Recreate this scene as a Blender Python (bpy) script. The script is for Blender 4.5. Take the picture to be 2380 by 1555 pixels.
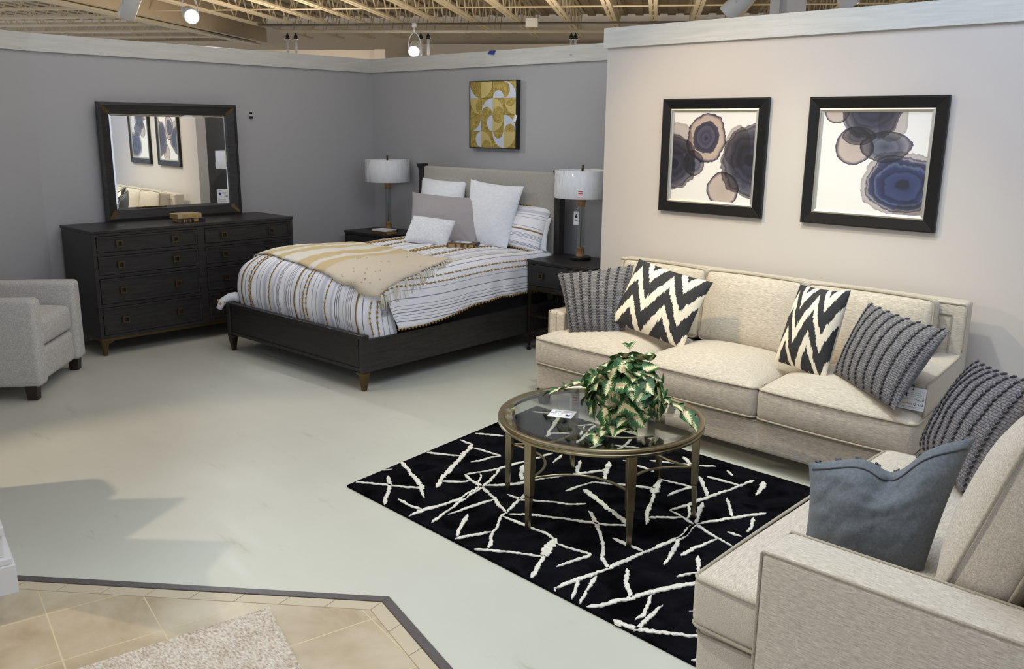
import bpy, math, random
from mathutils import Vector, Matrix, noise as mnoise
random.seed(7)
for o in list(bpy.data.objects): bpy.data.objects.remove(o)
SC=bpy.context.scene; COL=SC.collection
R=math.radians
def srgb(r,g,b):
    f=lambda c:(c/255/12.92) if c/255<=.04045 else ((c/255+.055)/1.055)**2.4
    return (f(r),f(g),f(b),1.0)
# ------------------------------------------------------------------ camera, world, lights, exposure
CAM_H=1.70
cam=bpy.data.cameras.new('camera'); cam.sensor_fit='HORIZONTAL'; cam.sensor_width=36
cam.lens=36*2047.67/2380; cam.clip_end=200
camo=bpy.data.objects.new('camera',cam); COL.objects.link(camo); SC.camera=camo
YAW,PIT,ROL=-.754662785,.230938428,.0109234127
fw=Vector((math.sin(YAW)*math.cos(PIT),math.cos(YAW)*math.cos(PIT),-math.sin(PIT)))
r0=fw.cross(Vector((0,0,1))).normalized(); u0=r0.cross(fw)
rr=math.cos(ROL)*r0+math.sin(ROL)*u0; uu=-math.sin(ROL)*r0+math.cos(ROL)*u0
M=Matrix((rr,uu,-fw)).transposed().to_4x4(); M.translation=(0,0,CAM_H); camo.matrix_world=M
W=bpy.data.worlds.new('showroom_air'); SC.world=W; W.use_nodes=True
bg=W.node_tree.nodes['Background']; bg.inputs[0].default_value=(.78,.85,1.0,1); bg.inputs[1].default_value=.82
def lamp(name,kind,loc,energy,color,target=None,size=.05,angle=60,blend=.5,sy=None):
    l=bpy.data.lights.new(name,kind); l.energy=energy; l.color=color
    if kind=='SPOT': l.spot_size=R(angle); l.spot_blend=blend; l.shadow_soft_size=size
    elif kind=='AREA':
        l.size=size
        if sy: l.shape='RECTANGLE'; l.size_y=sy
    else: l.shadow_soft_size=size
    o=bpy.data.objects.new(name,l); COL.objects.link(o); o.location=loc
    if target is not None:
        o.rotation_euler=(Vector(target)-Vector(loc)).to_track_quat('-Z','Y').to_euler()
    return o
COOL=(.86,.92,1.0); WARM=(1.0,.89,.73); NEUT=(1.0,.95,.88)
SPOT_DRESSER=(-7.42,3.86,2.60); SPOT_BED=(-7.20,6.16,2.47)
lamp('spot_light','SPOT',(-7.30,3.90,2.56),66,(.92,.98,1.0),(-3.4,4.3,.5),.03,84,.6)
lamp('spot_light','SPOT',(-7.12,6.03,2.43),105,(.92,.95,1.0),(-5.0,3.2,.2),.03,90,.6)
lamp('spot_light','SPOT',(-3.7,3.0,3.1),160,(1.0,.77,.44),(-2.6,5.0,.9),.03,66,.9)
lamp('spot_light','SPOT',(-3.2,1.2,3.2),62,(.80,.86,1.0),(-5.25,3.42,.52),.04,21,.8)  # added spot without a fixture, brightens the foot of the duvet
lamp('spot_light','SPOT',(-2.3,3.55,3.2),125,(.93,1.0,.76),(-2.3,4.15,.4),.04,80,.8)
lamp('spot_light','SPOT',(.9,3.6,3.0),34,(.55,.68,1.0),(-.6,5.0,1.7),.04,60,.8)
lamp('spot_light','SPOT',(-5.95,-.30,2.75),225,(1.0,.80,.60),(-3.1,2.0,0),.02,58,.5)
lamp('spot_light','SPOT',(-1.9,1.2,3.2),150,(.93,1.0,.91),(-1.7,1.6,0),.04,86,.9)
lamp('fill_light','AREA',(-5.2,3.4,3.32),31,(1.0,.95,.89),(-5.2,3.4,0),2.6)  # added soft fill above the bedroom, no fixture behind it
lamp('fill_light','AREA',(-1.6,3.0,3.32),76,(.72,.83,1.0),(-1.6,3.0,0),2.4)  # added soft fill above the sofas, lifts the ambient level
for p_,e_ in (((-7.6,9.4,2.2),120),((-11.5,7.5,2.2),120),((-12.5,1.5,2.2),115),((-3.0,9.5,2.2),70)):
    lamp('fill_light','POINT',p_,e_,(1.0,.87,.68),None,.25)  # added fill points behind the partitions, they brighten the ceiling joists
V=SC.view_settings; SC.display_settings.display_device='sRGB'
V.view_transform='Standard'; V.look='None'; V.gamma=1; V.use_curve_mapping=False; V.exposure=0.0
# ------------------------------------------------------------------ helpers
def tag(o,label=None,cat=None,group=None,kind=None):
    if label: o['label']=label
    if cat: o['category']=cat
    if group: o['group']=group
    if kind: o['kind']=kind
    return o
def empty(name,loc,rz=0,label=None,cat=None,group=None,rot=None):
    o=bpy.data.objects.new(name,None); COL.objects.link(o); o.location=loc
    o.rotation_euler=rot if rot else (0,0,rz); o.empty_display_size=.1
    return tag(o,label,cat,group)
def copy_tree(o,parent=None):
    c=o.copy(); COL.objects.link(c)
    if parent: c.parent=parent
    for ch in list(o.children): copy_tree(ch,c)
    return c
class MB:
    def __init__(s): s.v=[];s.f=[];s.m=[];s.uv=[];s.mi=0
    def add(s,vs,fs,uvs=None,T=None):
        b=len(s.v)
        s.v+= [tuple(T@Vector(p)) if T else tuple(p) for p in vs]
        for k,f in enumerate(fs):
            s.f.append([b+i for i in f]); s.m.append(s.mi)
            s.uv.append(uvs[k] if uvs else [(0,0)]*len(f))
        return s
    def box(s,x0,x1,y0,y1,z0,z1,T=None):
        vs=[(x,y,z) for z in (z0,z1) for y in (y0,y1) for x in (x0,x1)]
        return s.add(vs,[(0,2,3,1),(4,5,7,6),(0,1,5,4),(2,6,7,3),(0,4,6,2),(1,3,7,5)],None,T)
    def frustum(s,c0,a0,b0,c1,a1,b1):
        vs=[(c0[0]+i*a0,c0[1]+j*b0,c0[2]) for j in(-1,1) for i in(-1,1)]+[(c1[0]+i*a1,c1[1]+j*b1,c1[2]) for j in(-1,1) for i in(-1,1)]
        return s.add(vs,[(0,2,3,1),(4,5,7,6),(0,1,5,4),(2,6,7,3),(0,4,6,2),(1,3,7,5)])
    def lathe(s,prof,c=(0,0,0),n=24,cap=True,T=None):
        vs=[];fs=[]
        for r,z in prof:
            for k in range(n):
                a=2*math.pi*k/n; vs.append((c[0]+r*math.cos(a),c[1]+r*math.sin(a),c[2]+z))
        for i in range(len(prof)-1):
            for k in range(n): fs.append((i*n+k,i*n+(k+1)%n,(i+1)*n+(k+1)%n,(i+1)*n+k))
        if cap:
            fs.append(tuple(range(n-1,-1,-1))); fs.append(tuple(range((len(prof)-1)*n,len(prof)*n)))
        return s.add(vs,fs,None,T)
    def tube(s,pts,r,n=8,closed=False,r1=None):
        pts=[Vector(p) for p in pts]; N=len(pts); vs=[];fs=[]
        up=None
        for i,p in enumerate(pts):
            if closed: t=pts[(i+1)%N]-pts[i-1]
            else: t=pts[min(i+1,N-1)]-pts[max(i-1,0)]
            if t.length<1e-9: t=Vector((0,0,1))
            t.normalize()
            if up is None: up=Vector((0,0,1)) if abs(t.z)<.9 else Vector((1,0,0))
            a=t.cross(up)
            if a.length<1e-6: a=t.cross(Vector((1,0,0)))
            a.normalize(); b=a.cross(t).normalized(); up=b
            rad=r if r1 is None else r+(r1-r)*i/max(1,N-1)
            for k in range(n):
                an=2*math.pi*k/n; vs.append(tuple(p+a*rad*math.cos(an)+b*rad*math.sin(an)))
        for i in range(N if closed else N-1):
            j=(i+1)%N
            for k in range(n): fs.append((i*n+k,i*n+(k+1)%n,j*n+(k+1)%n,j*n+k))
        if not closed: fs.append(tuple(range(n-1,-1,-1))); fs.append(tuple(range((N-1)*n,N*n)))
        return s.add(vs,fs)
    def grid(s,fn,nu,nv,uvfn=None,flip=False):
        vs=[];fs=[];uvs=[]
        for j in range(nv+1):
            for i in range(nu+1): vs.append(tuple(fn(i/nu,j/nv)))
        g=uvfn or (lambda u,v:(u,v))
        for j in range(nv):
            for i in range(nu):
                q=[(i,j),(i+1,j),(i+1,j+1),(i,j+1)]
                if flip: q=q[::-1]
                fs.append(tuple(b*(nu+1)+a for a,b in q)); uvs.append([g(a/nu,b/nv) for a,b in q])
        return s.add(vs,fs,uvs)
    def rbox(s,sx,sy,sz,r,n=(8,8,4),c=(0,0,0),crown=0,crownp=3,front=0,T=None):
        # rounded box, sides subdivided; crown swells the top (and bottom a little), front swells all sides
        def axis(h,k):
            out=[-h,-h+r*.3,-h+r*.7]+[-h+r+(2*h-2*r)*i/k for i in range(k+1)]+[h-r*.7,h-r*.3,h]
            return out
        hx,hy,hz=sx/2,sy/2,sz/2
        A=[axis(hx,n[0]),axis(hy,n[1]),axis(hz,n[2])]
        idx={};vs=[];fs=[]
        def vert(p):
            key=tuple(round(q,6) for q in p)
            if key in idx: return idx[key]
            q=[max(-h+r,min(h-r,v)) for v,h in zip(p,(hx,hy,hz))]
            d=Vector(p)-Vector(q)
            w=Vector(q)+(d.normalized()*r if d.length>1e-9 else Vector((0,0,0)))
            if d.length<=1e-9: w=Vector(p)
            fx,fy,fz=w.x/hx,w.y/hy,w.z/hz
            if crown:
                k=(1-abs(fx)**crownp)*(1-abs(fy)**crownp)
                w.z+=crown*max(0,k)*(fz if fz>0 else .25*fz)
            if front:
                w.x+=front*(1-fy*fy)*(1-min(1,fz*fz))*fx; w.y+=front*(1-fx*fx)*(1-min(1,fz*fz))*fy
            idx[key]=len(vs); vs.append((w.x+c[0],w.y+c[1],w.z+c[2])); return idx[key]
        for ax in range(3):
            a,b=[k for k in range(3) if k!=ax]
            for sgn in (-1,1):
                h=(hx,hy,hz)[ax]*sgn
                for i in range(len(A[a])-1):
                    for j in range(len(A[b])-1):
                        q=[]
                        for di,dj in ((0,0),(1,0),(1,1),(0,1)):
                            p=[0,0,0];p[ax]=h;p[a]=A[a][i+di];p[b]=A[b][j+dj];q.append(vert(p))
                        if (sgn>0)==(ax==1): q=q[::-1]
                        fs.append(tuple(q))
        return s.add(vs,fs,None,T)
    def build(s,name,mats,parent=None,smooth=False,bevel=0,loc=None,solid=0,subsurf=0,warp=None):
        me=bpy.data.meshes.new(name)
        vs=[warp(Vector(p)) for p in s.v] if warp else s.v
        me.from_pydata([tuple(v) for v in vs],[],s.f)
        if not isinstance(mats,(list,tuple)): mats=[mats]
        for m in mats: me.materials.append(m)
        me.polygons.foreach_set('material_index',s.m)
        ul=me.uv_layers.new(name='UVMap')
        flat=[c for f in s.uv for p in f for c in p]; ul.data.foreach_set('uv',flat)
        if smooth: me.polygons.foreach_set('use_smooth',[True]*len(s.f))
        me.update()
        o=bpy.data.objects.new(name,me); COL.objects.link(o)
        if parent: o.parent=parent
        if loc: o.location=loc
        if bevel:
            b=o.modifiers.new('bevel','BEVEL'); b.width=bevel; b.segments=2; b.limit_method='ANGLE'; b.angle_limit=R(40)
        if solid:
            b=o.modifiers.new('solid','SOLIDIFY'); b.thickness=solid; b.offset=-1
        if subsurf:
            b=o.modifiers.new('sub','SUBSURF'); b.levels=subsurf; b.render_levels=subsurf
        return o
def autosmooth(o,ang=40):
    me=o.data
    me.polygons.foreach_set('use_smooth',[True]*len(me.polygons))
    try: me.set_sharp_from_angle(angle=R(ang))
    except Exception: pass
    return o
def text(name,body,size,mat,parent,loc,rot=(0,0,0),shear=0,align='LEFT'):
    c=bpy.data.curves.new(name,'FONT'); c.body=body; c.size=size; c.shear=shear; c.align_x=align; c.extrude=.0002
    t=bpy.data.objects.new(name,c); COL.objects.link(t); bpy.context.view_layer.update()
    me=bpy.data.meshes.new_from_object(t.evaluated_get(bpy.context.evaluated_depsgraph_get())); bpy.data.objects.remove(t)
    o=bpy.data.objects.new(name,me); COL.objects.link(o); o.parent=parent; o.location=loc; o.rotation_euler=rot
    me.materials.clear(); me.materials.append(mat); return o
# ------------------------------------------------------------------ materials
def mat(name,col,rough=.5,metal=0,spec=.5,**kw):
    m=bpy.data.materials.new(name); m.use_nodes=True
    p=m.node_tree.nodes['Principled BSDF']
    p.inputs['Base Color'].default_value=col; p.inputs['Roughness'].default_value=rough; p.inputs['Metallic'].default_value=metal
    p.inputs['Specular IOR Level'].default_value=spec
    for k,v in kw.items(): p.inputs[k.replace('_',' ')].default_value=v
    return m
class N:
    def __init__(s,m): s.m=m;s.t=m.node_tree;s.p=s.t.nodes.get('Principled BSDF')
    def n(s,typ,**kw):
        x=s.t.nodes.new(typ)
        for k,v in kw.items(): setattr(x,k,v)
        return x
    def l(s,a,b): s.t.links.new(a,b)
    def val(s,sock,v):
        if hasattr(v,'is_linked'): s.l(v,sock)
        else: sock.default_value=v
    def math(s,op,a,b=0,c=0):
        x=s.n('ShaderNodeMath',operation=op); s.val(x.inputs[0],a); s.val(x.inputs[1],b); s.val(x.inputs[2],c); return x.outputs[0]
    def coord(s,kind='Object',scale=(1,1,1),rot=(0,0,0),loc=(0,0,0)):
        c=s.n('ShaderNodeTexCoord'); mp=s.n('ShaderNodeMapping'); s.l(c.outputs[kind],mp.inputs[0])
        mp.inputs['Scale'].default_value=scale; mp.inputs['Rotation'].default_value=rot; mp.inputs['Location'].default_value=loc
        return mp.outputs[0]
    def noise(s,vec,scale,detail=4,rough=.55,dist=0):
        x=s.n('ShaderNodeTexNoise'); s.l(vec,x.inputs['Vector']); x.inputs['Scale'].default_value=scale; x.inputs['Detail'].default_value=detail
        x.inputs['Roughness'].default_value=rough; x.inputs['Distortion'].default_value=dist; return x.outputs['Fac']
    def ramp(s,fac,stops,interp='LINEAR'):
        x=s.n('ShaderNodeValToRGB'); s.l(fac,x.inputs[0]); cr=x.color_ramp; cr.interpolation=interp
        cr.elements[0].position=stops[0][0]; cr.elements[0].color=stops[0][1]
        cr.elements[1].position=stops[1][0]; cr.elements[1].color=stops[1][1]
        for p,c in stops[2:]:
            e=cr.elements.new(p); e.color=c
        return x.outputs[0]
    def mix(s,fac,a,b,mode='MIX'):
        x=s.n('ShaderNodeMix',data_type='RGBA',blend_type=mode); s.val(x.inputs[0],fac); s.val(x.inputs[6],a); s.val(x.inputs[7],b); return x.outputs[2]
    def col(s,sock): s.l(sock,s.p.inputs['Base Color'])
    def bump(s,h,strength=.3,dist=.002):
        b=s.n('ShaderNodeBump'); b.inputs['Strength'].default_value=strength; b.inputs['Distance'].default_value=dist
        s.l(h,b.inputs['Height']); s.l(b.outputs[0],s.p.inputs['Normal'])
def fabric(name,c1,c2,scale=160,stretch=(.18,1,1),bump=.25,rough=.9,lo=.35,hi=.65,sheen=.15):
    m=mat(name,c1,rough,spec=.2); k=N(m); k.p.inputs['Sheen Weight'].default_value=sheen
    a=k.noise(k.coord('Object',stretch),scale,3,.6); b=k.noise(k.coord('Object'),scale*2.2,2)
    f=k.math('ADD',k.math('MULTIPLY',a,.7),k.math('MULTIPLY',b,.3))
    k.col(k.ramp(f,[(lo,c2),(hi,c1)])); k.bump(f,bump,.002); return m
def wood(name,c1,c2,axis=1,rough=.45,scale=14,lo=.3,hi=.75):
    m=mat(name,c1,rough,spec=.4); k=N(m); st=[14,14,14]; st[axis]=.9
    a=k.noise(k.coord('Object',tuple(st)),scale*.35,6,.65,.6); b=k.noise(k.coord('Object',tuple(x*3 for x in st)),scale,3)
    f=k.math('ADD',k.math('MULTIPLY',a,.65),k.math('MULTIPLY',b,.35))
    k.col(k.ramp(f,[(lo,c1),(hi,c2)])); k.bump(f,.25,.001); return m
def paint(name,c,rough=.6,bumpscale=260,bump=.06,var=.04):
    m=mat(name,c,rough,spec=.35); k=N(m)
    a=k.noise(k.coord('Object'),bumpscale,2); v=k.noise(k.coord('Object'),1.3,3)
    d=tuple(x*(1-var) for x in c[:3])+(1,)
    k.col(k.ramp(v,[(.3,d),(.7,c)])); k.bump(a,bump,.002); return m
M_={}
M_['wall_grey']=paint('grey_wall_paint',srgb(176,176,178),.55,bump=.12)
M_['wall_greige']=paint('greige_wall_paint',srgb(206,199,193),.55,bump=.12)
M_['floor']=None
def floor_mat():
    m=mat('painted_concrete',srgb(196,196,184),.42,spec=.4); k=N(m)
    a=k.noise(k.coord('Object'),.55,4); b=k.noise(k.coord('Object'),120,3); c=k.noise(k.coord('Object',(1,5,1),(0,0,.6)),2.0,6,.7)
    base=k.ramp(a,[(.3,srgb(186,186,173)),(.7,srgb(204,204,193))])
    sc=k.ramp(c,[(.62,(1,1,1,1)),(.74,srgb(232,230,222))])
    k.col(k.mix(1.0,base,sc,'MULTIPLY'))
    k.l(k.ramp(c,[(.3,(.36,.36,.36,1)),(.8,(.55,.55,.55,1))]),k.p.inputs['Roughness'])
    k.bump(b,.08,.001); return m
M_['floor']=floor_mat()
def trim_mat():
    m=mat('white_painted_board',srgb(222,222,216),.3,spec=.5); k=N(m)
    a=k.noise(k.coord('Object',(1,1,14)),3.0,6,.65,.5); kn=k.n('ShaderNodeTexVoronoi'); k.l(k.coord('Object',(1,1,1.3)),kn.inputs[0]); kn.inputs['Scale'].default_value=3.1
    knot=k.ramp(kn.outputs['Distance'],[(.03,srgb(178,176,168)),(.07,(1,1,1,1))])
    base=k.ramp(a,[(.3,srgb(196,196,190)),(.7,srgb(214,214,209))])
    k.col(k.mix(1.0,base,knot,'MULTIPLY')); k.bump(a,.35,.003); return m
M_['trim']=trim_mat()
M_['white']=paint('white_gloss_paint',srgb(226,224,222),.35,120,.05)
M_['wood']=wood('ebonized_oak',srgb(21,20,19),srgb(60,58,56),1,.4)
M_['woodx']=wood('ebonized_oak_crosswise',srgb(20,19,18),srgb(50,48,46),0,.4)
M_['brass']=mat('antique_bronze',srgb(104,88,62),.42,1.0)
M_['pull']=mat('dark_bronze_pull',srgb(92,78,56),.45,.9)
M_['table_metal']=mat('brushed_champagne_bronze',srgb(150,138,112),.3,1.0)
M_['black']=mat('black_lacquer',srgb(16,16,17),.35)
M_['dark_leg']=mat('dark_espresso_wood',srgb(38,26,22),.4)
M_['sofa']=fabric('heathered_oatmeal_chenille',srgb(222,212,197),srgb(166,156,141),330,(.12,1,1))
M_['sofaY']=fabric('heathered_oatmeal_chenille_turned',srgb(222,212,197),srgb(166,156,141),330,(1,.12,1))
M_['pipe']=fabric('oatmeal_welt',srgb(186,176,158),srgb(150,140,124),200,(1,1,1))
M_['chair']=fabric('pale_grey_tweed',srgb(216,213,208),srgb(172,169,165),140,(.4,1,1),.4)
M_['linen']=fabric('headboard_linen',srgb(178,175,167),srgb(156,152,145),260,(1,1,.2))
M_['white_cotton']=fabric('white_quilted_cotton',srgb(236,238,242),srgb(222,225,231),60,(.4,1,1),.5)
M_['boucle']=fabric('white_boucle',srgb(240,241,244),srgb(206,210,218),75,(1,1,1),.9)
M_['mauve']=fabric('mauve_grey_sateen',srgb(170,164,166),srgb(158,152,154),300,(1,1,1),.1,.7)
M_['felt']=fabric('slate_grey_felt',srgb(112,117,123),srgb(92,97,103),120,(1,1,1),.2)
M_['shade']=fabric('white_linen_shade',srgb(238,240,242),srgb(222,225,228),120,(1,1,.12),.3)
M_['gold_thread']=fabric('mustard_yarn',srgb(196,156,70),srgb(160,118,44),400,(1,1,1),.5)
M_['dark_thread']=mat('dark_thread',srgb(66,52,38),.9)
M_['cream_yarn']=fabric('cream_yarn',srgb(232,222,200),srgb(205,193,168),300,(1,1,1),.5)
M_['honey']=wood('honey_wood',srgb(140,106,70),srgb(176,138,94),2,.45)
M_['paper']=mat('white_card',srgb(236,236,238),.6)
M_['ink']=mat('black_ink',srgb(30,30,34),.7)
M_['redink']=mat('red_ink',srgb(190,40,60),.7)
M_['blueink']=mat('blue_ink',srgb(38,32,130),.7)
M_['greyink']=mat('grey_ink',srgb(150,150,155),.7)
M_['foundation']=mat('black_box_spring_cloth',srgb(17,17,22),.8)
M_['mirror']=mat('silvered_mirror',(.92,.93,.92,1),.0,1.0)
M_['silver']=mat('silver_leaf',srgb(205,200,188),.35,.8)
M_['frame']=wood('black_picture_moulding',srgb(10,10,10),srgb(24,23,22),0,.35)
def glass_mat(name,tint=(1,1,1,1),rough=0.0,refl=1.0):
    m=bpy.data.materials.new(name); m.use_nodes=True; t=m.node_tree; t.nodes.clear()
    out=t.nodes.new('ShaderNodeOutputMaterial'); mx=t.nodes.new('ShaderNodeMixShader'); tr=t.nodes.new('ShaderNodeBsdfTransparent'); gl=t.nodes.new('ShaderNodeBsdfGlossy')
    fr=t.nodes.new('ShaderNodeFresnel'); ge=t.nodes.new('ShaderNodeNewGeometry'); io=t.nodes.new('ShaderNodeMath'); io.operation='MULTIPLY_ADD'; io.inputs[1].default_value=1/1.45-1.45; io.inputs[2].default_value=1.45; t.links.new(ge.outputs['Backfacing'],io.inputs[0]); t.links.new(io.outputs[0],fr.inputs[0])
    mu=t.nodes.new('ShaderNodeMath'); mu.operation='MULTIPLY'; mu.inputs[1].default_value=refl
    tr.inputs[0].default_value=tint; gl.inputs[1].default_value=rough
    t.links.new(fr.outputs[0],mu.inputs[0]); t.links.new(mu.outputs[0],mx.inputs[0]); t.links.new(tr.outputs[0],mx.inputs[1]); t.links.new(gl.outputs[0],mx.inputs[2]); t.links.new(mx.outputs[0],out.inputs[0])
    return m,t,gl,fr
M_['glass']=glass_mat('clear_table_glass',(.93,.96,.94,1),0,1.3)[0]
M_['pic_glass']=glass_mat('picture_glass',(1,1,1,1),0,.6)[0]
M_['lamp_glass']=glass_mat('lamp_glass',(.9,.93,.92,1),0,1.6)[0]
def wrap_mat():
    m,t,gl,fr=glass_mat('clear_plastic_wrap',(1,1,1,1),.10,.85)
    k=N(m); a=k.noise(k.coord('Object',(9,9,1.5),(.25,.2,0)),2.4,3,.5,.8)
    b=k.n('ShaderNodeBump'); b.inputs['Strength'].default_value=.8; b.inputs['Distance'].default_value=.05; k.l(a,b.inputs['Height'])
    k.l(b.outputs[0],gl.inputs['Normal']); k.l(b.outputs[0],fr.inputs['Normal']); return m
M_['wrap']=wrap_mat()
def emit(name,c,s):
    m=bpy.data.materials.new(name); m.use_nodes=True; t=m.node_tree; t.nodes.clear()
    o=t.nodes.new('ShaderNodeOutputMaterial'); e=t.nodes.new('ShaderNodeEmission'); e.inputs[0].default_value=c; e.inputs[1].default_value=s
    t.links.new(e.outputs[0],o.inputs[0]); return m
M_['bulb']=emit('lit_led_lens',(.85,.92,1,1),28)
# ------------------------------------------------------------------ setting
def struct(o,kind='structure'): o['kind']=kind; return o
WX=-7.17; WY=5.58; SY=5.0
ZT0,ZT1=2.203,2.33
m=MB(); m.box(-16,6,-8,20,-.1,0); struct(m.build('floor',M_['floor']))
def tile_mat():
    m=mat('beige_ceramic_tile',srgb(178,164,140),.38); k=N(m)
    v=k.coord('Object',(1,1,1),(0,0,R(11.5)),(3.238,-.283,0))
    br=k.n('ShaderNodeTexBrick'); k.l(v,br.inputs['Vector']); br.offset=0; br.inputs['Scale'].default_value=1.0
    br.inputs['Brick Width'].default_value=.336; br.inputs['Row Height'].default_value=.312; br.inputs['Mortar Size'].default_value=.0032; br.inputs['Mortar Smooth'].default_value=.4
    a=k.noise(k.coord('Object'),3.2,5,.6,.4); tile=k.ramp(a,[(.3,srgb(160,140,112)),(.5,srgb(182,166,140)),(.72,srgb(200,187,164))])
    k.col(k.mix(br.outputs['Fac'],tile,srgb(206,190,156)))
    k.bump(k.math('SUBTRACT',1.0,br.outputs['Fac']),.4,.003); return m
M_['tile']=tile_mat()
# the strip bends at two corners; the tiled aisle lies on the camera's side of it
E0,E1,E2=Vector((-4.387,.238,0)),Vector((-2.343,1.845,0)),Vector((-1.187,1.52,0))
def off(a,b,d):
    t=(b-a).normalized(); n=Vector((t.y,-t.x,0)); return n*d
def poly(mb,pts,z0,z1):
    n=len(pts); vs=[(p.x,p.y,z0) for p in pts]+[(p.x,p.y,z1) for p in pts]
    mb.add(vs,[tuple(range(n-1,-1,-1)),tuple(range(n,2*n))]+[(i,(i+1)%n,n+(i+1)%n,n+i) for i in range(n)])
def inset(d):
    n0=off(E0,E1,d); n1=off(E1,E2,d); t0=(E1-E0).normalized(); t1=(E2-E1).normalized()
    a=E1+n0; b=E1+n1
    den=t0.x*t1.y-t0.y*t1.x; s=((b-a).x*t1.y-(b-a).y*t1.x)/den
    return E0+n0,a+t0*s,E2+n1
a=inset(0); b=inset(.036); c=inset(.095)
mb=MB(); poly(mb,[a[0],a[1],b[1],b[0]],-.002,.007); poly(mb,[a[1],a[2],b[2],b[1]],-.002,.007)
M_['strip']=wood('dark_grey_vinyl_strip',srgb(74,68,68),srgb(98,92,92),0,.4)
struct(mb.build('trim_1',M_['strip'],bevel=.002))
M_['border']=paint('beige_border_tile',srgb(196,182,158),.42,40,.1,.10); M_['grout']=mat('tan_grout',srgb(150,132,100),.8)
mb=MB(); mb.mi=1
poly(mb,[b[0],b[1],c[1],c[0]],-.001,.0028); poly(mb,[b[1],b[2],c[2],c[1]],-.001,.0028)
mb.mi=0
for (p,q,r_,s_) in ((b[0],b[1],c[1],c[0]),(b[1],b[2],c[2],c[1])):
    k=int(round((q-p).length/.168))
    for i in range(k):
        u0,u1=i/k+.010/k,(i+1)/k-.010/k
        e0,e1=p.lerp(q,u0),p.lerp(q,u1); f0,f1=s_.lerp(r_,u0),s_.lerp(r_,u1); n_=(f0-e0).normalized()*.0025
        poly(mb,[e0+n_,e1+n_,f1-n_,f0-n_],-.001,.0042)
struct(mb.build('floor_border_tiles',[M_['border'],M_['grout']],bevel=.001))
mb=MB(); poly(mb,[c[0],c[1],c[2],Vector((-1.2,-6,0)),Vector((-4.387,-6,0))],-.002,.003); struct(mb.build('floor_tiles',M_['tile']))
# walls
B=Vector((WX,2.45,0)); Bd=Vector((.31,-.951,0)).normalized(); Be=B+Bd*4.2
mb=MB(); mb.box(WX-.12,WX,2.45,WY+.12,0,ZT1); struct(mb.build('wall_left',M_['wall_grey']))
mb=MB(); mb.box(WX-.12,-2.0,WY,WY+.12,0,ZT1); struct(mb.build('wall_back',M_['wall_grey']))
mb=MB(); mb.box(-3.838,2.5,SY,SY+.12,0,ZT1+.025); struct(mb.build('wall_right',M_['wall_greige']))
bn=Vector((-Bd.y,Bd.x,0)); 
if bn.x<0: bn=-bn
def slab(name,p,q,n,t,z0,z1,mt):
    mb=MB(); poly(mb,[p,q,q-n*t,p-n*t],z0,z1); return struct(mb.build(name,mt))
slab('wall_left_return',B,Be,bn,.12,0,ZT1,M_['wall_grey'])
# cap boards along the wall tops
mb=MB(); mb.box(WX,WX+.02,2.45,WY-.02,ZT0,ZT1); struct(mb.build('trim_2',M_['trim'],bevel=.002))
mb=MB(); mb.box(WX,-2.0,WY-.02,WY,ZT0,ZT1); struct(mb.build('trim_3',M_['trim'],bevel=.002))
mb=MB(); mb.box(-3.858,2.5,SY-.022,SY,2.229,2.358); struct(mb.build('trim_4',M_['trim'],bevel=.002))
mb=MB(); poly(mb,[B+bn*.02,Be+bn*.02,Be,B],ZT0,ZT1); struct(mb.build('trim_5',M_['trim'],bevel=.002))
# the building beyond the partitions
D1=Vector((-.5635,.826,0)); D2=Vector((.826,.5635,0))
def W3(a,b,z): p=D1*a+D2*b; return Vector((p.x,p.y,z))
M_['tan']=paint('tan_building_paint',srgb(196,180,156),.7,60,.1)
M_['steel']=paint('almond_steel_paint',srgb(206,192,166),.5,60,.03)
M_['deck']=paint('ribbed_deck_paint',srgb(176,160,134),.7,60,.05)
M_['cream']=paint('pale_block_paint',srgb(214,204,192),.7,40,.1)
def obox(mb,a0,a1,b0,b1,z0,z1):
    pts=[W3(a0,b0,0),W3(a1,b0,0),W3(a1,b1,0),W3(a0,b1,0)]; poly(mb,pts[::-1],z0,z1)
JZ=3.40; DZ=3.86
mb=MB()
for i in range(116):
    x=-25+i*.155*2.0
    obox(mb,-1,18.4,x,x+.155,DZ,DZ+.03); obox(mb,-1,18.4,x+.155,x+.31,DZ+.03,DZ+.06)
struct(mb.build('ceiling',M_['deck']))
mb=MB(); obox(mb,18.6,18.8,-25,9,0,DZ+.1); struct(mb.build('wall_far',M_['tan']))
def block_mat():
    m=mat('painted_block',srgb(214,204,192),.7); k=N(m); return m
mb=MB(); obox(mb,17.86,18.0,-4.75,6,0,3.29); struct(mb.build('wall_far_block',M_['cream']))
mb=MB(); obox(mb,14.4,14.5,-6.9,-4.37,0,2.895); obox(mb,14.33,14.4,-4.55,-4.37,0,2.9); struct(mb.build('wall_far_partition',paint('aisle_partition_paint',srgb(160,153,146),.6,80,.05)))
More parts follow.
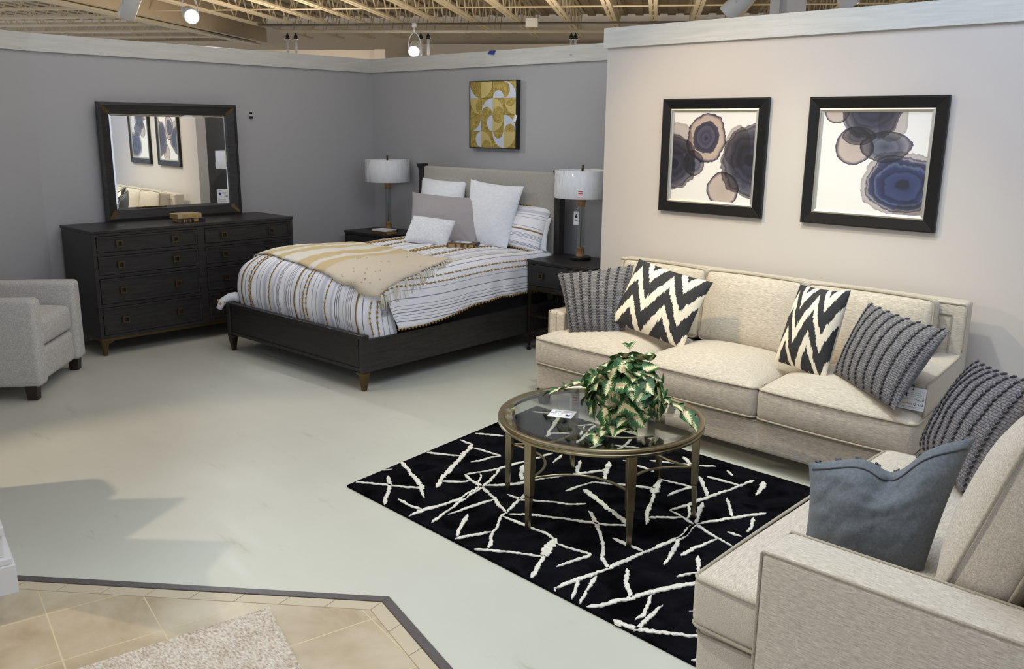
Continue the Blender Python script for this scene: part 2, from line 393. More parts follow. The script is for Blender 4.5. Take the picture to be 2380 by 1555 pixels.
# open web joists of the right bay
def joist(a0,a1,b,along=True):
    mb=MB(); P=W3 if along else (lambda a,bb,z: W3(bb,a,z))
    def bar(p,q,w,h):
        t=(q-p).normalized(); s=t.cross(Vector((0,0,1))).normalized()*w; u=Vector((0,0,h))
        vs=[p-s-u,p+s-u,p+s+u,p-s+u,q-s-u,q+s-u,q+s+u,q-s+u]
        mb.add(vs,[(3,2,1,0),(4,5,6,7),(0,1,5,4),(1,2,6,5),(2,3,7,6),(3,0,4,7)])
    for dz in (JZ+.012,DZ-.014):
        for db in (-.036,.036): bar(P(a0,b+db,dz),P(a1,b+db,dz),.026,.014)
    n=int((a1-a0)/.30); st=(a1-a0)/n
    for i in range(n):
        z=(JZ,DZ-.02) if i%2==0 else (DZ-.02,JZ)
        p,q=P(a0+i*st,b,z[0]),P(a0+(i+1)*st,b,z[1]); mb.tube([p,q],.011,5)
    return mb
JB=[-7.0,-6.35,-5.7,-5.03,-4.37,-3.72,-3.07,-2.36,-1.52,-.78,-.13,.52,1.17,1.82,2.5,3.2,3.9]
for i,b_ in enumerate(JB):
    o=joist(6.0,17.85,b_).build('ceiling_joist',M_['steel']); o['kind']='structure'; o['group']='open web joists of the right bay'
for i in range(9):
    o=joist(-15.5,-8.35,9.9+i*1.08,False).build('ceiling_joist',M_['steel']); o['kind']='structure'; o['group']='open web joists of the left bay'
# main girder between the bays
mb=MB(); obox(mb,2,18,-8.36,-8.14,3.30,3.33); obox(mb,2,18,-8.26,-8.24,3.33,DZ); obox(mb,2,18,-8.36,-8.14,DZ-.03,DZ); struct(mb.build('ceiling_girder',M_['steel']))
mb=MB(); obox(mb,2,18,-8.1,-8.0,3.34,DZ); struct(mb.build('ceiling_bulkhead',M_['tan']))
# bridging lines across the joists, dark conduit, steel post
for a_ in (9.6,13.6):
    mb=MB(); mb.tube([W3(a_,-7.9,JZ+.03),W3(a_,4.5,JZ+.03)],.013,6); o=mb.build('ceiling_bridging',M_['steel']); o['kind']='structure'
mb=MB(); mb.tube([W3(15.2,-6.9,JZ-.025),W3(15.2,3.8,JZ-.025)],.022,6); M_['conduit']=mat('dark_conduit',srgb(86,80,74),.5)
tag(mb.build('electrical_conduit',M_['conduit']),'dark conduit running crosswise under the roof deck above the bedroom wall','conduit')
rt=empty('junction_box',W3(15.1,-2.1,JZ-.035),0,'small pale junction box on the dark conduit with a looped cable','junction box')
mb=MB(); mb.box(-.1,.1,-.05,.05,-.06,.08); mb.build('box',M_['white'],rt,bevel=.005); rt.rotation_euler=(0,0,math.atan2(D2.y,D2.x))
mb=MB(); mb.tube([(-.46+.5*(1-math.cos(t*math.pi))/2,0,.10+.34*math.sin(t*math.pi)) for t in [i/12 for i in range(13)]],.014,6); mb.build('cable',M_['conduit'],rt)
mb=MB(); mb.box(-.11,-.03,-.08,.08,0,DZ); mb.box(.03,.11,-.08,.08,0,DZ); mb.box(-.03,.03,-.03,.03,0,DZ)
o=mb.build('ceiling_post',M_['white'],loc=(-3.42,6.72,0)); o['kind']='structure'
# track rail with its heads and hanger rods
RZ=2.66
ra,rb=Vector((-8.52,5.43,RZ)),Vector((-4.3,8.62,RZ))
mb=MB(); mb.tube([ra,rb],.017,8); rail=mb.build('track_rail',M_['steel']); tag(rail,'long pale track rail hanging level above the back wall','rail')
def at_rail(t,dz=0): p=ra.lerp(rb,t); return Vector((p.x,p.y,p.z+dz))
def hanger(p,L,lab):
    rt=empty('hanger_rod',p,0,lab,'hanger rod','hanger rods under the track rail')
    mb=MB(); mb.lathe([(.006,-.02),(.022,-.05),(.026,-.075)],n=10); mb.tube([(0,0,-.012),(0,0,-.05)],.006,6); mb.build('clip',M_['black'],rt,True)
    mb=MB(); mb.tube([(0,0,-.07),(0,0,-L)],.013,8); mb.build('rod',M_['white'],rt,True)
hanger(at_rail(.015),.40,'white rod on a black clip at the left end of the track rail')
hanger(at_rail(.032),.34,'slimmer rod just right of the leftmost white rod on the rail')
hanger(at_rail(.286),.40,'white rod on a black clip beside the lit lamp below the rail')
hanger(at_rail(.3007),.26,'short black clip and rod just right of the rod beside the lit lamp')
hanger(at_rail(.5818),.40,'white rod on a black clip near the corner of the pale sofa wall')
hanger(at_rail(.590),.30,'short clip and rod touching the white rod near the sofa wall corner')
def spot_head(loc,aim,lab,lit,yoke=.10,size=1.0,rod=True):
    rt=empty('track_spotlight',loc,0,lab,'spotlight','track spotlights above the partitions')
    d=(Vector(aim)-Vector(loc)).normalized(); q=d.to_track_quat('-Z','Y'); T=q.to_matrix().to_4x4(); s=size
    mb=MB(); mb.lathe([(.03*s,.135*s),(.05*s,.125*s),(.058*s,.10*s),(.062*s,-.09*s),(.060*s,-.095*s),(.055*s,-.07*s)],n=20,T=T,cap=False); mb.lathe([(.001,.137*s),(.03*s,.135*s)],n=20,T=T,cap=False)
    mb.build('housing',M_['white'],rt,True)
    mb=MB(); mb.lathe([(.001,-.066*s),(.05*s,-.07*s),(.056*s,-.072*s)],n=20,T=T,cap=False); mb.build('lens',M_['bulb'] if lit else M_['white'],rt,True)
    mb=MB(); x=T.to_3x3()@Vector((1,0,0)); x.z=0; x.normalize()
    pts=[x*.066*s]+[x*(.066*s*math.cos(t))+Vector((0,0,yoke*1.6*s*math.sin(t)+.02)) for t in [math.pi*i/10 for i in range(11)]]+[x*-.066*s]
    mb.tube(pts,.005,6); mb.tube([(0,0,yoke*1.6*s+.02),(0,0,yoke*1.6*s+.075)],.009,8); mb.build('yoke',M_['white'],rt,True)
    mb=MB(); mb.lathe([(.02,yoke*1.6*s+.07),(.024,yoke*1.6*s+.075),(.024,yoke*1.6*s+.11)],n=12); mb.build('adapter',M_['white'],rt)
    if rod:
        mb=MB(); mb.tube([(0,0,yoke*1.6*s+.10),(0,0,JZ-loc[2]+.01)],.008,8); mb.build('drop_rod',M_['white'],rt,True)
    return rt
spot_head(SPOT_DRESSER,(-2.0,2.0,1.0),'lit round spotlight facing the room above the dresser wall',True)
spot_head(SPOT_BED,(-3.9,2.6,.3),'lit spotlight hanging over the corner of the two grey walls',True,.09,.95,False)
spot_head((-7.62,3.44,2.655),(-9.0,3.2,1.0),'unlit white canister spotlight left of the bright one above dresser',False,.08,1.15)
spot_head((-3.58,6.24,2.62),(-4.6,5.9,1.6),'white canister spotlight tilted left above the pale sofa wall',False,.08,1.2)
spot_head((-2.86,6.46,2.66),(-2.6,6.9,1.7),'white canister spotlight barely showing right of the steel post',False,.08,1.1)
mb=MB(); mb.add([(-.045,-.004,-.012),(.03,-.004,-.022),(.05,-.004,.012),(-.02,-.004,.012),(-.045,0,-.012),(.03,0,-.022),(.05,0,.012),(-.02,0,.012)],[(0,1,2,3),(7,6,5,4),(0,4,5,1),(1,5,6,2),(2,6,7,3),(3,7,4,0)]); o=mb.build('blue_tape',mat('blue_masking_tape',srgb(40,60,150),.6),loc=(-5.50,WY-.024,ZT1-.012)); tag(o,'scrap of blue tape on the white board over the bed wall','tape')
rt=empty('wall_hook',(WX,4.23,1.78),0,'tiny black and white hook on grey wall right of mirror','hook')
mb=MB(); mb.box(0,.012,-.012,.012,-.01,.01); mb.build('plate',M_['white'],rt); mb=MB(); mb.box(0,.02,-.010,.012,-.03,-.01); mb.box(0,.018,-.010,.008,.008,.024); mb.build('clip',M_['black'],rt)
# white pedestal at the corner of the tiled aisle
rt=empty('white_pedestal',(-3.35,.91,0),R(-10.6),'white painted plinth with stepped base at the edge of the tiles','pedestal')
mb=MB(); mb.box(-.40,0,-.6,0,0,.115); mb.box(-.39,-.008,-.59,-.008,.115,.14); mb.build('baseboard',M_['white'],rt,bevel=.004)
mb=MB(); mb.box(-.37,-.03,-.57,-.03,.14,.225); mb.build('body',M_['white'],rt,bevel=.003)
mb=MB(); mb.box(-.378,-.022,-.578,-.022,.225,.262); mb.build('top',M_['white'],rt,bevel=.004)
# added unseen partition, its outline shaped to cast the jagged floor shadow
mb=MB(); pr_=[(-5.75,0),(-3.82,0),(-3.82,1.0),(-4.19,1.13),(-4.24,1.15),(-4.49,1.31),(-4.44,1.05),(-4.83,1.37),(-4.80,1.16),(-4.86,1.21),(-4.92,1.225),(-4.99,1.23),(-5.0,1.20),(-4.91,.84),(-5.75,.78)]
k_=len(pr_); mb.add([(x,.665,z) for x,z in pr_]+[(x,.735,z) for x,z in pr_],[tuple(range(k_)),tuple(range(2*k_-1,k_-1,-1))]+[(i,k_+i,k_+(i+1)%k_,(i+1)%k_) for i in range(k_)])
struct(mb.build('wall_shadow_caster',M_['white']))
# ------------------------------------------------------------------ dresser, mirror, nightstands
def ring(mb,cx,cz,s,w,d0,d1,axis='x'):
    # square ring pull in the plane facing +x (axis 'x') or -y (axis 'y'); d0..d1 is how far it stands off
    h=s/2
    for (a0,a1,b0,b1) in ((-h,h,h-w,h),(-h,h,-h,-h+w),(-h,-h+w,-h+w,h-w),(h-w,h,-h+w,h-w)):
        if axis=='x': mb.box(d0,d1,cx+a0,cx+a1,cz+b0,cz+b1)
        else: mb.box(cx+a0,cx+a1,-d1,-d0,cz+b0,cz+b1)
DX0,DX1,DY0,DY1=-7.13,-6.561,2.535,4.215
rt=empty('dresser',(DX1,DY0,0),0,'long black wood dresser with eight drawers and square bronze pulls','dresser')
w=DY1-DY0; dep=DX1-DX0
mb=MB(); mb.box(-dep,-.012,0,w,.135,.915); mb.build('body',M_['wood'],rt,bevel=.003)
mb=MB(); mb.box(-dep-.004,.006,-.006,w+.006,.915,.937); mb.build('top',M_['wood'],rt,bevel=.004)
mb=MB()
for (y0,y1) in ((0,.028),(w/2-.03,w/2+.03),(w-.028,w)): mb.box(-.012,0,y0,y1,.135,.915)
rows=[(.896,.772),(.748,.607),(.583,.391),(.367,.158)]
zs=[.915]+[z for r_ in rows for z in r_]+[.135]
for i in range(0,len(zs),2):
    for (y0,y1) in ((.028,w/2-.03),(w/2+.03,w-.028)): mb.box(-.012,0,y0,y1,zs[i+1],zs[i])
mb.build('face_frame',M_['wood'],rt,bevel=.002)
for (y0,y1) in ((.028,w/2-.03),(w/2+.03,w-.028)):
    for (z1,z0) in rows:
        d=MB(); d.box(-.012,-.004,y0+.004,y1-.004,z0+.004,z1-.004)
        e=.020
        for (a0,a1,b0,b1) in ((y0+.004,y1-.004,z1-.004-.014,z1-.004),(y0+.004,y1-.004,z0+.004,z0+.018),(y0+.004,y0+.018,z0+.018,z1-.018),(y1-.018,y1-.004,z0+.018,z1-.018)): d.box(-.004,.004,a0,a1,b0,b1)
        do=d.build('drawer',M_['wood'],rt,bevel=.0025)
        for fy in (.21,.76):
            k=MB(); yy=y0+(y1-y0)*fy; ring(k,yy,(z0+z1)/2,.050,.010,.008,.018); k.box(-.004,.010,yy-.006,yy+.006,(z0+z1)/2+.013,(z0+z1)/2+.025)
            k.build('pull',M_['pull'],do,bevel=.001)
mb=MB(); mb.box(-dep+.02,-.006,.006,w-.006,.112,.135); mb.build('base_rail',M_['brass'],rt,bevel=.003)
for (x,y,sx,sy) in ((-.035,.035,1,1),(-.035,w-.035,1,-1),(-dep+.045,.035,-1,1),(-dep+.045,w-.035,-1,-1)):
    l=MB(); l.frustum((x,y,0),.013,.013,(x,y,.112),.024,.024); l.frustum((x-sx*.0,y+sy*.02,.085),.012,.012,(x,y+sy*.035,.112),.022,.04); l.build('leg',M_['brass'],rt,bevel=.002)
# mirror
rt=empty('wall_mirror',(-7.105,3.448,.937),R(-2.5),'black framed rectangular mirror with bronze corners standing on the long dresser','mirror')
hw=.572; Hh=.922; fwid=.088
mb=MB()
def mitre(mb,hw,z0,z1,wd,x0,x1,x2):
    # four mitred bars, outer face x1 sloping to x2 at the sight edge
    o=[(-hw,z0),(hw,z0),(hw,z1),(-hw,z1)]; i_=[(-hw+wd,z0+wd),(hw-wd,z0+wd),(hw-wd,z1-wd),(-hw+wd,z1-wd)]
    for k in range(4):
        a,b=o[k],o[(k+1)%4]; c,d=i_[(k+1)%4],i_[k]
        vs=[(x0,a[0],a[1]),(x0,b[0],b[1]),(x0,c[0],c[1]),(x0,d[0],d[1]),(x1,a[0],a[1]),(x1,b[0],b[1]),(x2,c[0],c[1]),(x2,d[0],d[1])]
        mb.add(vs,[(3,2,1,0),(4,5,6,7),(0,1,5,4),(1,2,6,5),(2,3,7,6),(3,0,4,7)])
mitre(mb,hw,0,Hh,.022,0,.044,.050); mitre(mb,hw-.022,.022,Hh-.022,fwid-.022,0,.044,.026)
mb.build('frame',M_['wood'],rt,bevel=.001)
for sy in (-1,1):
    for z,sz in ((0,1),(Hh,-1)):
        mb=MB()
        a=Vector((.0452,sy*(hw-.024),z+sz*.024)); b=Vector((.0275,sy*(hw-fwid+.002),z+sz*(fwid-.002)))
        t=(b-a); n=Vector((0,sz*1,sy*1)).normalized()*.016
        vs=[a-n*.6,a+n*.6,b+n,b-n]; vs=[Vector((p.x+.0018,p.y,p.z)) for p in vs]+[Vector((p.x-.004,p.y,p.z)) for p in vs]
        mb.add(vs,[(0,1,2,3),(7,6,5,4),(0,4,5,1),(1,5,6,2),(2,6,7,3),(3,7,4,0)])
        mb.build('corner_mount',M_['brass'],rt)
gw=hw-fwid+.004; g0,g1=fwid-.004,Hh-fwid+.004; bv=.022
mb=MB(); o=[(-gw,g0),(gw,g0),(gw,g1),(-gw,g1)]; i_=[(-gw+bv,g0+bv),(gw-bv,g0+bv),(gw-bv,g1-bv),(-gw+bv,g1-bv)]
vs=[(.010,a,b) for a,b in o]+[(.0118,a,b) for a,b in i_]+[(.004,a,b) for a,b in o]
mb.add(vs,[(4,5,6,7)]+[(k,(k+1)%4,4+(k+1)%4,4+k) for k in range(4)]+[(8,9,1,0),(9,10,2,1),(10,11,3,2),(11,8,0,3),(11,10,9,8)])
mb.build('mirror_glass',M_['mirror'],rt)
def rounded_card(mb,w,h,t,r=.006):
    pts=[]
    for cx,cy,a0 in ((w/2-r,h/2-r,0),(-w/2+r,h/2-r,90),(-w/2+r,-h/2+r,180),(w/2-r,-h/2+r,270)):
        for k in range(5): a=R(a0+22.5*k); pts.append((cx+r*math.cos(a),cy+r*math.sin(a)))
    n=len(pts); vs=[(x,y,0) for x,y in pts]+[(x,y,t) for x,y in pts]
    mb.add(vs,[tuple(range(n-1,-1,-1)),tuple(range(n,2*n))]+[(i,(i+1)%n,n+(i+1)%n,n+i) for i in range(n)])
def price_tag(name,T,w,h,label,retail,sale,string=False,small=False):
    rt=empty(name,(0,0,0),0,label,'price tag'); rt.matrix_world=T
    mb=MB(); rounded_card(mb,w,h,.0008); mb.build('card',M_['paper'],rt)
    z=.0010; s=h
    def bars(mat_,rects,nm):
        b=MB()
        for (x0,x1,y0,y1) in rects: b.box(x0*w,x1*w,y0*h,y1*h,.0007,z)
        return b.build(nm,mat_,rt)
    bars(M_['greyink'],[(-.42,.42,.36,.366),(-.42,.42,-.43,-.424),(-.425,-.418,-.43,.366),(.418,.425,-.43,.366)],'printed_border')
    bars(M_['blueink'],[(-.34,-.20,.10,.28),(-.40,-.14,.175,.20),(-.35,-.30,.06,.11),(-.24,-.19,.06,.11)],'chair_logo')
    bars(M_['greyink'],[(-.06,.12,.25,.275),(.18,.30,.25,.275),(-.06,.10,.165,.19),(.13,.24,.165,.19),(.28,.36,.165,.19),(-.06,.38,.095,.107),(-.34,.30,-.385,-.365),(-.36,-.1,.42,.44)],'printed_text')
    text('retail_text','Retail Price $',.085*s,M_['greyink'],rt,(-.40*w,-.06*s,z))
    text('sale_text','SALE PRICE $',.095*s,M_['redink'],rt,(-.40*w,-.27*s,z))
    if retail: text('retail_amount',retail,.17*s,M_['ink'],rt,(.10*w,-.07*s,z),shear=.25)
    if sale: text('sale_amount',sale,.17*s,M_['ink'],rt,(.10*w,-.29*s,z),shear=.25)
    if string:
        b=MB(); b.tube([(.0,.40*h,.001),(.003,.45*h,.006),(.0,.56*h,.003),(-.01,.60*h,-.006)],.0016,6); b.lathe([(.0005,0),(.004,.0008),(.0005,.0022)],(0,.41*h,.0006),10); b.lathe([(.0005,-.003),(.004,0),(.0005,.003)],(0,.57*h,.002),10); b.build('string',M_['ink'],rt,True)
    return rt
T=Matrix.Translation((-7.105,3.448,.937))@Matrix.Rotation(R(-2.5),4,'Z')@Matrix(((0,0,1,.0135),(1,0,0,.420),(0,1,0,.158),(0,0,0,1)))
price_tag('price_tag',T,.108,.118,'white price card standing in the lower right corner of the mirror','499',None)
# two old books lying on the dresser
def book(name,loc,rz,w,d,h,cover,label,group=None,bands=None,spine='y'):
    # w along the spine, d spine to fore-edge, spine faces -y locally
    rt=empty(name,loc,rz,label,'book',group)
    c=MB(); c.box(-w/2,w/2,-d/2,d/2,0,.003); c.box(-w/2,w/2,-d/2,d/2,h-.003,h); c.box(-w/2,w/2,-d/2-.002,-d/2+.003,0,h); c.build('cover',cover,rt,bevel=.0012)
    p=MB(); p.box(-w/2+.003,w/2-.003,-d/2+.003,d/2-.004,.003,h-.003); p.build('pages',M_['pages'],rt)
    if bands:
        for x0,x1 in bands:
            b=MB(); b.box(x0*w,x1*w,-d/2-.0032,-d/2-.002,h*.12,h*.88); b.build('gilt_band',M_['gilt'],rt)
    return rt
M_['pages']=mat('yellowed_pages',srgb(176,142,92),.8); M_['gilt']=mat('gilt_lettering',srgb(178,150,92),.45,.4)
M_['cover_dark']=mat('dark_leather_cover',srgb(34,30,34),.5); M_['cover_brown']=mat('brown_leather_cover',srgb(92,66,40),.55); M_['cover_tan']=mat('pale_tan_cover',srgb(178,156,120),.6)
book('antique_book',(-6.745,3.375,.937),R(92),.205,.145,.032,M_['cover_dark'],'lower dark bound old book of the two below the mirror','old books under the mirror',[(-.40,-.34),(-.30,-.27),(-.2,-.17),(-.14,-.11),(.02,.2)])
book('antique_book',(-6.755,3.355,.9695),R(90),.20,.14,.036,M_['cover_tan'],'upper old book with tan cover and gilt spine bands below mirror','old books under the mirror',[(-.32,-.13),(-.11,-.02),(.0,.09),(.11,.2),(.22,.31),(.34,.42)])
# nightstands
def nightstand(loc,w,d,h,label):
    rt=empty('nightstand',loc,0,label,'nightstand','nightstands beside the bed')
    b=MB(); b.box(0,w,.012,d,h-.215,h-.02); b.box(0,.02,0,.012,h-.215,h-.02); b.box(w-.02,w,0,.012,h-.215,h-.02); b.box(.02,w-.02,0,.012,h-.215,h-.2); b.box(.02,w-.02,0,.012,h-.032,h-.02); b.build('case',M_['woodx'],rt,bevel=.002)
    b=MB(); b.box(-.006,w+.006,-.008,d+.004,h-.02,h); b.build('top',M_['woodx'],rt,bevel=.003)
    b=MB(); b.box(.023,w-.023,-.001,.012,h-.197,h-.035); dr=b.build('drawer',M_['woodx'],rt,bevel=.003)
    for fx in (.22,.78):
        k=MB(); ring(k,w*fx,h-.117,.048,.010,.006,.016,'y'); k.box(w*fx-.006,w*fx+.006,-.008,.0,h-.106,h-.094); k.build('pull',M_['pull'],dr,bevel=.001)
    b=MB(); b.box(0,w,0,.022,h-.24,h-.215); b.box(0,w,d-.022,d,h-.24,h-.215); b.box(0,.022,.022,d-.022,h-.24,h-.215); b.box(w-.022,w,.022,d-.022,h-.24,h-.215); b.build('apron',M_['bronze_dark'],rt,bevel=.002)
    for x in (.012,w-.012):
        for y in (.012,d-.012):
            b=MB(); b.frustum((x,y,0),.009,.009,(x,y,h-.24),.011,.011); b.frustum((x,y,0),.013,.013,(x,y,.012),.013,.013); sx=1 if x<w/2 else -1; b.frustum((x,y,h-.285),.01,.01,(x+sx*.012,y,h-.24),.024,.011); b.build('leg',M_['bronze_dark'],rt,bevel=.0015)
    b=MB(); b.box(0.02,w-.02,.006,.018,.272,.286); b.box(0.02,w-.02,d-.018,d-.006,.272,.286); b.box(.006,.018,.02,d-.02,.272,.286); b.box(w-.018,w-.006,.02,d-.02,.272,.286); b.build('stretcher',M_['bronze_dark'],rt)
    for x in (.012,w-.012):
        for za,zb in ((.10,.27),(.27,.10)): b=MB(); b.tube([(x,.02,za),(x,d-.02,zb)],.004,6); b.build('cross_brace',M_['bronze_dark'],rt)
    b=MB(); b.box(.014,w-.014,.014,d-.014,.088,.102); b.build('shelf',M_['woodx'],rt,bevel=.002)
    return rt
M_['bronze_dark']=mat('dark_bronze',srgb(62,52,40),.45,.7)
NS_R=(-4.523,4.98,0); NS_L=(-7.03,5.10,0)
nightstand(NS_R,.632,.46,.715,'black nightstand between the bed and the pale sofa wall')
nightstand(NS_L,.64,.46,.715,'black nightstand in the grey corner beyond the bed')
# table lamps
def table_lamp(x,y,z,label,tagged):
    rt=empty('table_lamp',(x,y,z),0,label,'lamp','glass column lamps with wrapped white shades')
    b=MB(); b.lathe([(.083,0),(.085,.003),(.085,.020),(.082,.023),(.03,.024)],n=32); autosmooth(b.build('base',M_['black'],rt))
    b=MB(); b.lathe([(.034,.024),(.032,.03),(.026,.082),(.030,.084),(.030,.092),(.024,.093)],n=24); b.build('lower_block',M_['honey'],rt,True)
    b=MB(); b.lathe([(.029,.092),(.0295,.10),(.0295,.395),(.029,.402)],n=24,cap=False); b.lathe([(.026,.402),(.0265,.395),(.0265,.10),(.026,.092)],n=24,cap=False); b.build('glass_column',M_['lamp_glass'],rt,True)
    b=MB(); b.tube([(0,0,.09),(0,0,.405)],.0045,8); b.build('inner_rod',M_['brass'],rt,True)
    b=MB(); b.lathe([(.024,.402),(.029,.403),(.029,.41),(.026,.412),(.034,.465),(.034,.468)],n=24); b.build('upper_block',M_['honey'],rt,True)
    b=MB(); b.tube([(0,0,.468),(0,0,.66)],.006,8); b.tube([(0,0,.66),(0,0,.715)],.009,10)
    for a in (0,120,240): b.tube([(0,0,.655),(.205*math.cos(R(a)),.205*math.sin(R(a)),.655)],.002,5)
    b.build('harp_and_finial',M_['brass'],rt,True)
    b=MB(); b.lathe([(.210,.472),(.211,.475),(.209,.675),(.208,.677),(.205,.677),(.206,.472),(.210,.472)],n=48,cap=False); b.build('lamp_shade',M_['shade'],rt,True)
    b=MB(); b.lathe([(.2075,.468),(.2145,.47),(.2135,.575),(.2125,.681),(.2035,.682)],n=64,cap=False); b.build('plastic_wrap',M_['wrap'],rt,True)
    if tagged:
        b=MB(); T=Matrix.Rotation(R(36),4,'Z')
        b.box(-.022,.022,-.2165,-.2155,.49,.545,T); lb=b.build('shade_label',M_['paper'],rt)
        b=MB()
        for zz in (.527,.513,.503): b.box(-.017,.017,-.217,-.2164,zz,zz+.006,T)
        b.build('label_print',M_['redink'],lb)
        b=MB(); T2=T@Matrix.Translation((-.036,-.045,.27)); b.box(-.019,.019,-.001,.001,0,.10,T2); hb=b.build('hang_tag',M_['paper'],rt)
        b=MB(); b.lathe([(.0005,0),(.010,.0004)],n=14,T=T2@Matrix.Translation((0,-.0014,.062))@Matrix.Rotation(R(90),4,'X')); b.box(-.012,.012,-.0018,-.001,.032,.038,T2); b.box(-.004,.004,-.0018,-.001,.072,.08,T2); b.build('tag_print',M_['ink'],hb)
        b=MB(); b.tube([(0,-.03,.41),tuple(T2@Vector((0,0,.1)))],.0012,5); b.build('tag_string',M_['paper'],hb)
    return rt
table_lamp(-4.246,5.272,.715,'lamp with label and hanging tag on the nightstand by the sofa wall',True)
table_lamp(-6.665,5.345,.715,'lamp without tag on the nightstand in the grey corner',False)
book('stacked_book',(-6.56,5.205,.715),R(6),.21,.14,.026,M_['cover_brown'],'lower brown book in front of the lamp in the grey corner','books before the corner lamp')
book('stacked_book',(-6.555,5.205,.7415),R(2),.20,.13,.014,M_['paper'],'thin white topped book lying upper in front of corner lamp','books before the corner lamp')
# gold wall panel
M_['gold_lt']=mat('pale_gold_leaf',srgb(206,186,120),.42,.55); 
def hammered():
    m=mat('hammered_gold_leaf',srgb(166,140,62),.4,.55); k=N(m); a=k.noise(k.coord('Object'),34,5,.7,1.2); k.col(k.ramp(a,[(.3,srgb(128,104,44)),(.5,srgb(172,148,70)),(.7,srgb(208,186,108))])); k.bump(a,.6,.004); return m
M_['gold_dk']=hammered(); M_['silver_pl']=mat('pale_silver_leaf',srgb(204,210,224),.38,.35)
ps=.552
rt=empty('gold_relief_panel',(-5.462,WY,1.803),0,'square gold and silver relief panel in black box frame over the bed','wall art')
rt.rotation_euler=(0,0,R(0))
mb=MB(); h=ps/2
mb.box(-h-.006,h+.006,-.042,0,-h-.006,h+.006); mb.box(-h-.006,h+.006,-.05,-.042,h,h+.006); mb.box(-h-.006,h+.006,-.05,-.042,-h-.006,-h); mb.box(-h-.006,-h,-.05,-.042,-h,h); mb.box(h,h+.006,-.05,-.042,-h,h); mb.build('frame',M_['black'],rt)
cs=ps/4
tiles=MB(); 
def cellxy(c,r_): return (-h+c*cs, h-r_*cs)
def prism(mb,pts,y0,y1):
    n=len(pts); vs=[(x,y0,z) for x,z in pts]+[(x,y1,z) for x,z in pts]
    mb.add(vs,[tuple(range(n)),tuple(range(2*n-1,n-1,-1))]+[(i,n+i,n+(i+1)%n,(i+1)%n) for i in range(n)])
def disc(mb,c,r_,rad,a0,a1,lift,center=True):
    # sector about grid point (c,r_) ; angles counter-clockwise in the panel's face
    x,z=cellxy(c,r_); k=max(6,int(abs(a1-a0)/8)); pts=[(x+rad*cs*math.cos(R(a0+(a1-a0)*i/k)),z+rad*cs*math.sin(R(a0+(a1-a0)*i/k))) for i in range(k+1)]
    if abs(a1-a0)<359 and center and abs(abs(a1-a0)-180)>1: pts.append((x,z))
    prism(mb,pts,-.043,-.0445-lift)
for c in range(4):
    for r_ in range(4):
        x,z=cellxy(c,r_); g=.0012; prism(tiles,[(x+g,z-g),(x+g,z-cs+g),(x+cs-g,z-cs+g),(x+cs-g,z-g)][::-1],-.042,-.044)
tiles.build('tiles',M_['gold_dk'],rt)
lt=MB();sv=MB();dk=MB()
def sq(mb,c,r_,lift=0): x,z=cellxy(c,r_); prism(mb,[(x+.001,z-.001),(x+cs-.001,z-.001),(x+cs-.001,z-cs+.001),(x+.001,z-cs+.001)],-.043,-.0446-lift)
sq(sv,0,0); disc(dk,1,0,1,180,270,.0012); disc(lt,1,0,1,270,360,.0016)
disc(sv,2.5,1,.46,0,180,.001); disc(sv,3,1,1,0,90,.001); disc(dk,3,.5,.47,-90,90,.0022)
disc(lt,1,1,1,180,270,.001); disc(dk,1,1.5,.48,90,270,.002)
disc(sv,2,2,1,90,180,.001); disc(dk,1.5,2,.48,0,180,.002); disc(lt,2,2,1,0,90,.001); disc(dk,2.5,2,.5,0,180,.0024)
disc(lt,4,1,1,180,270,.001); disc(dk,3.5,1,.48,180,360,.002)
sq(sv,0,2); disc(dk,0,2,1,270,360,.0012)
disc(sv,2,2.5,.48,90,270,.001); disc(lt,2,2,1,270,360,.001); disc(dk,2.5,2,.5,180,360,.002)
disc(sv,3,3,1,0,90,.001); disc(dk,3.5,3,.46,0,180,.002)
disc(sv,1,3.5,.48,90,270,.001); disc(lt,1,4,1,0,90,.001); disc(dk,1.5,4,.46,0,180,.002)
disc(sv,3,3,1,180,270,.001); disc(dk,2.5,3,.42,180,360,.002); disc(lt,3,3,1,270,360,.001)
lt.build('pale_gold_arc',M_['gold_lt'],rt); sv.build('silver_arc',M_['silver_pl'],rt); dk.build('hammered_gold_arc',M_['gold_dk'],rt)
mb=MB(); mb.box(-.015,.015,-.001,.0,-.03,.03); o=mb.build('paper_tag',M_['paper'],rt,loc=(h-.004,-.051,-.03)); o.rotation_euler=(0,R(20),0)
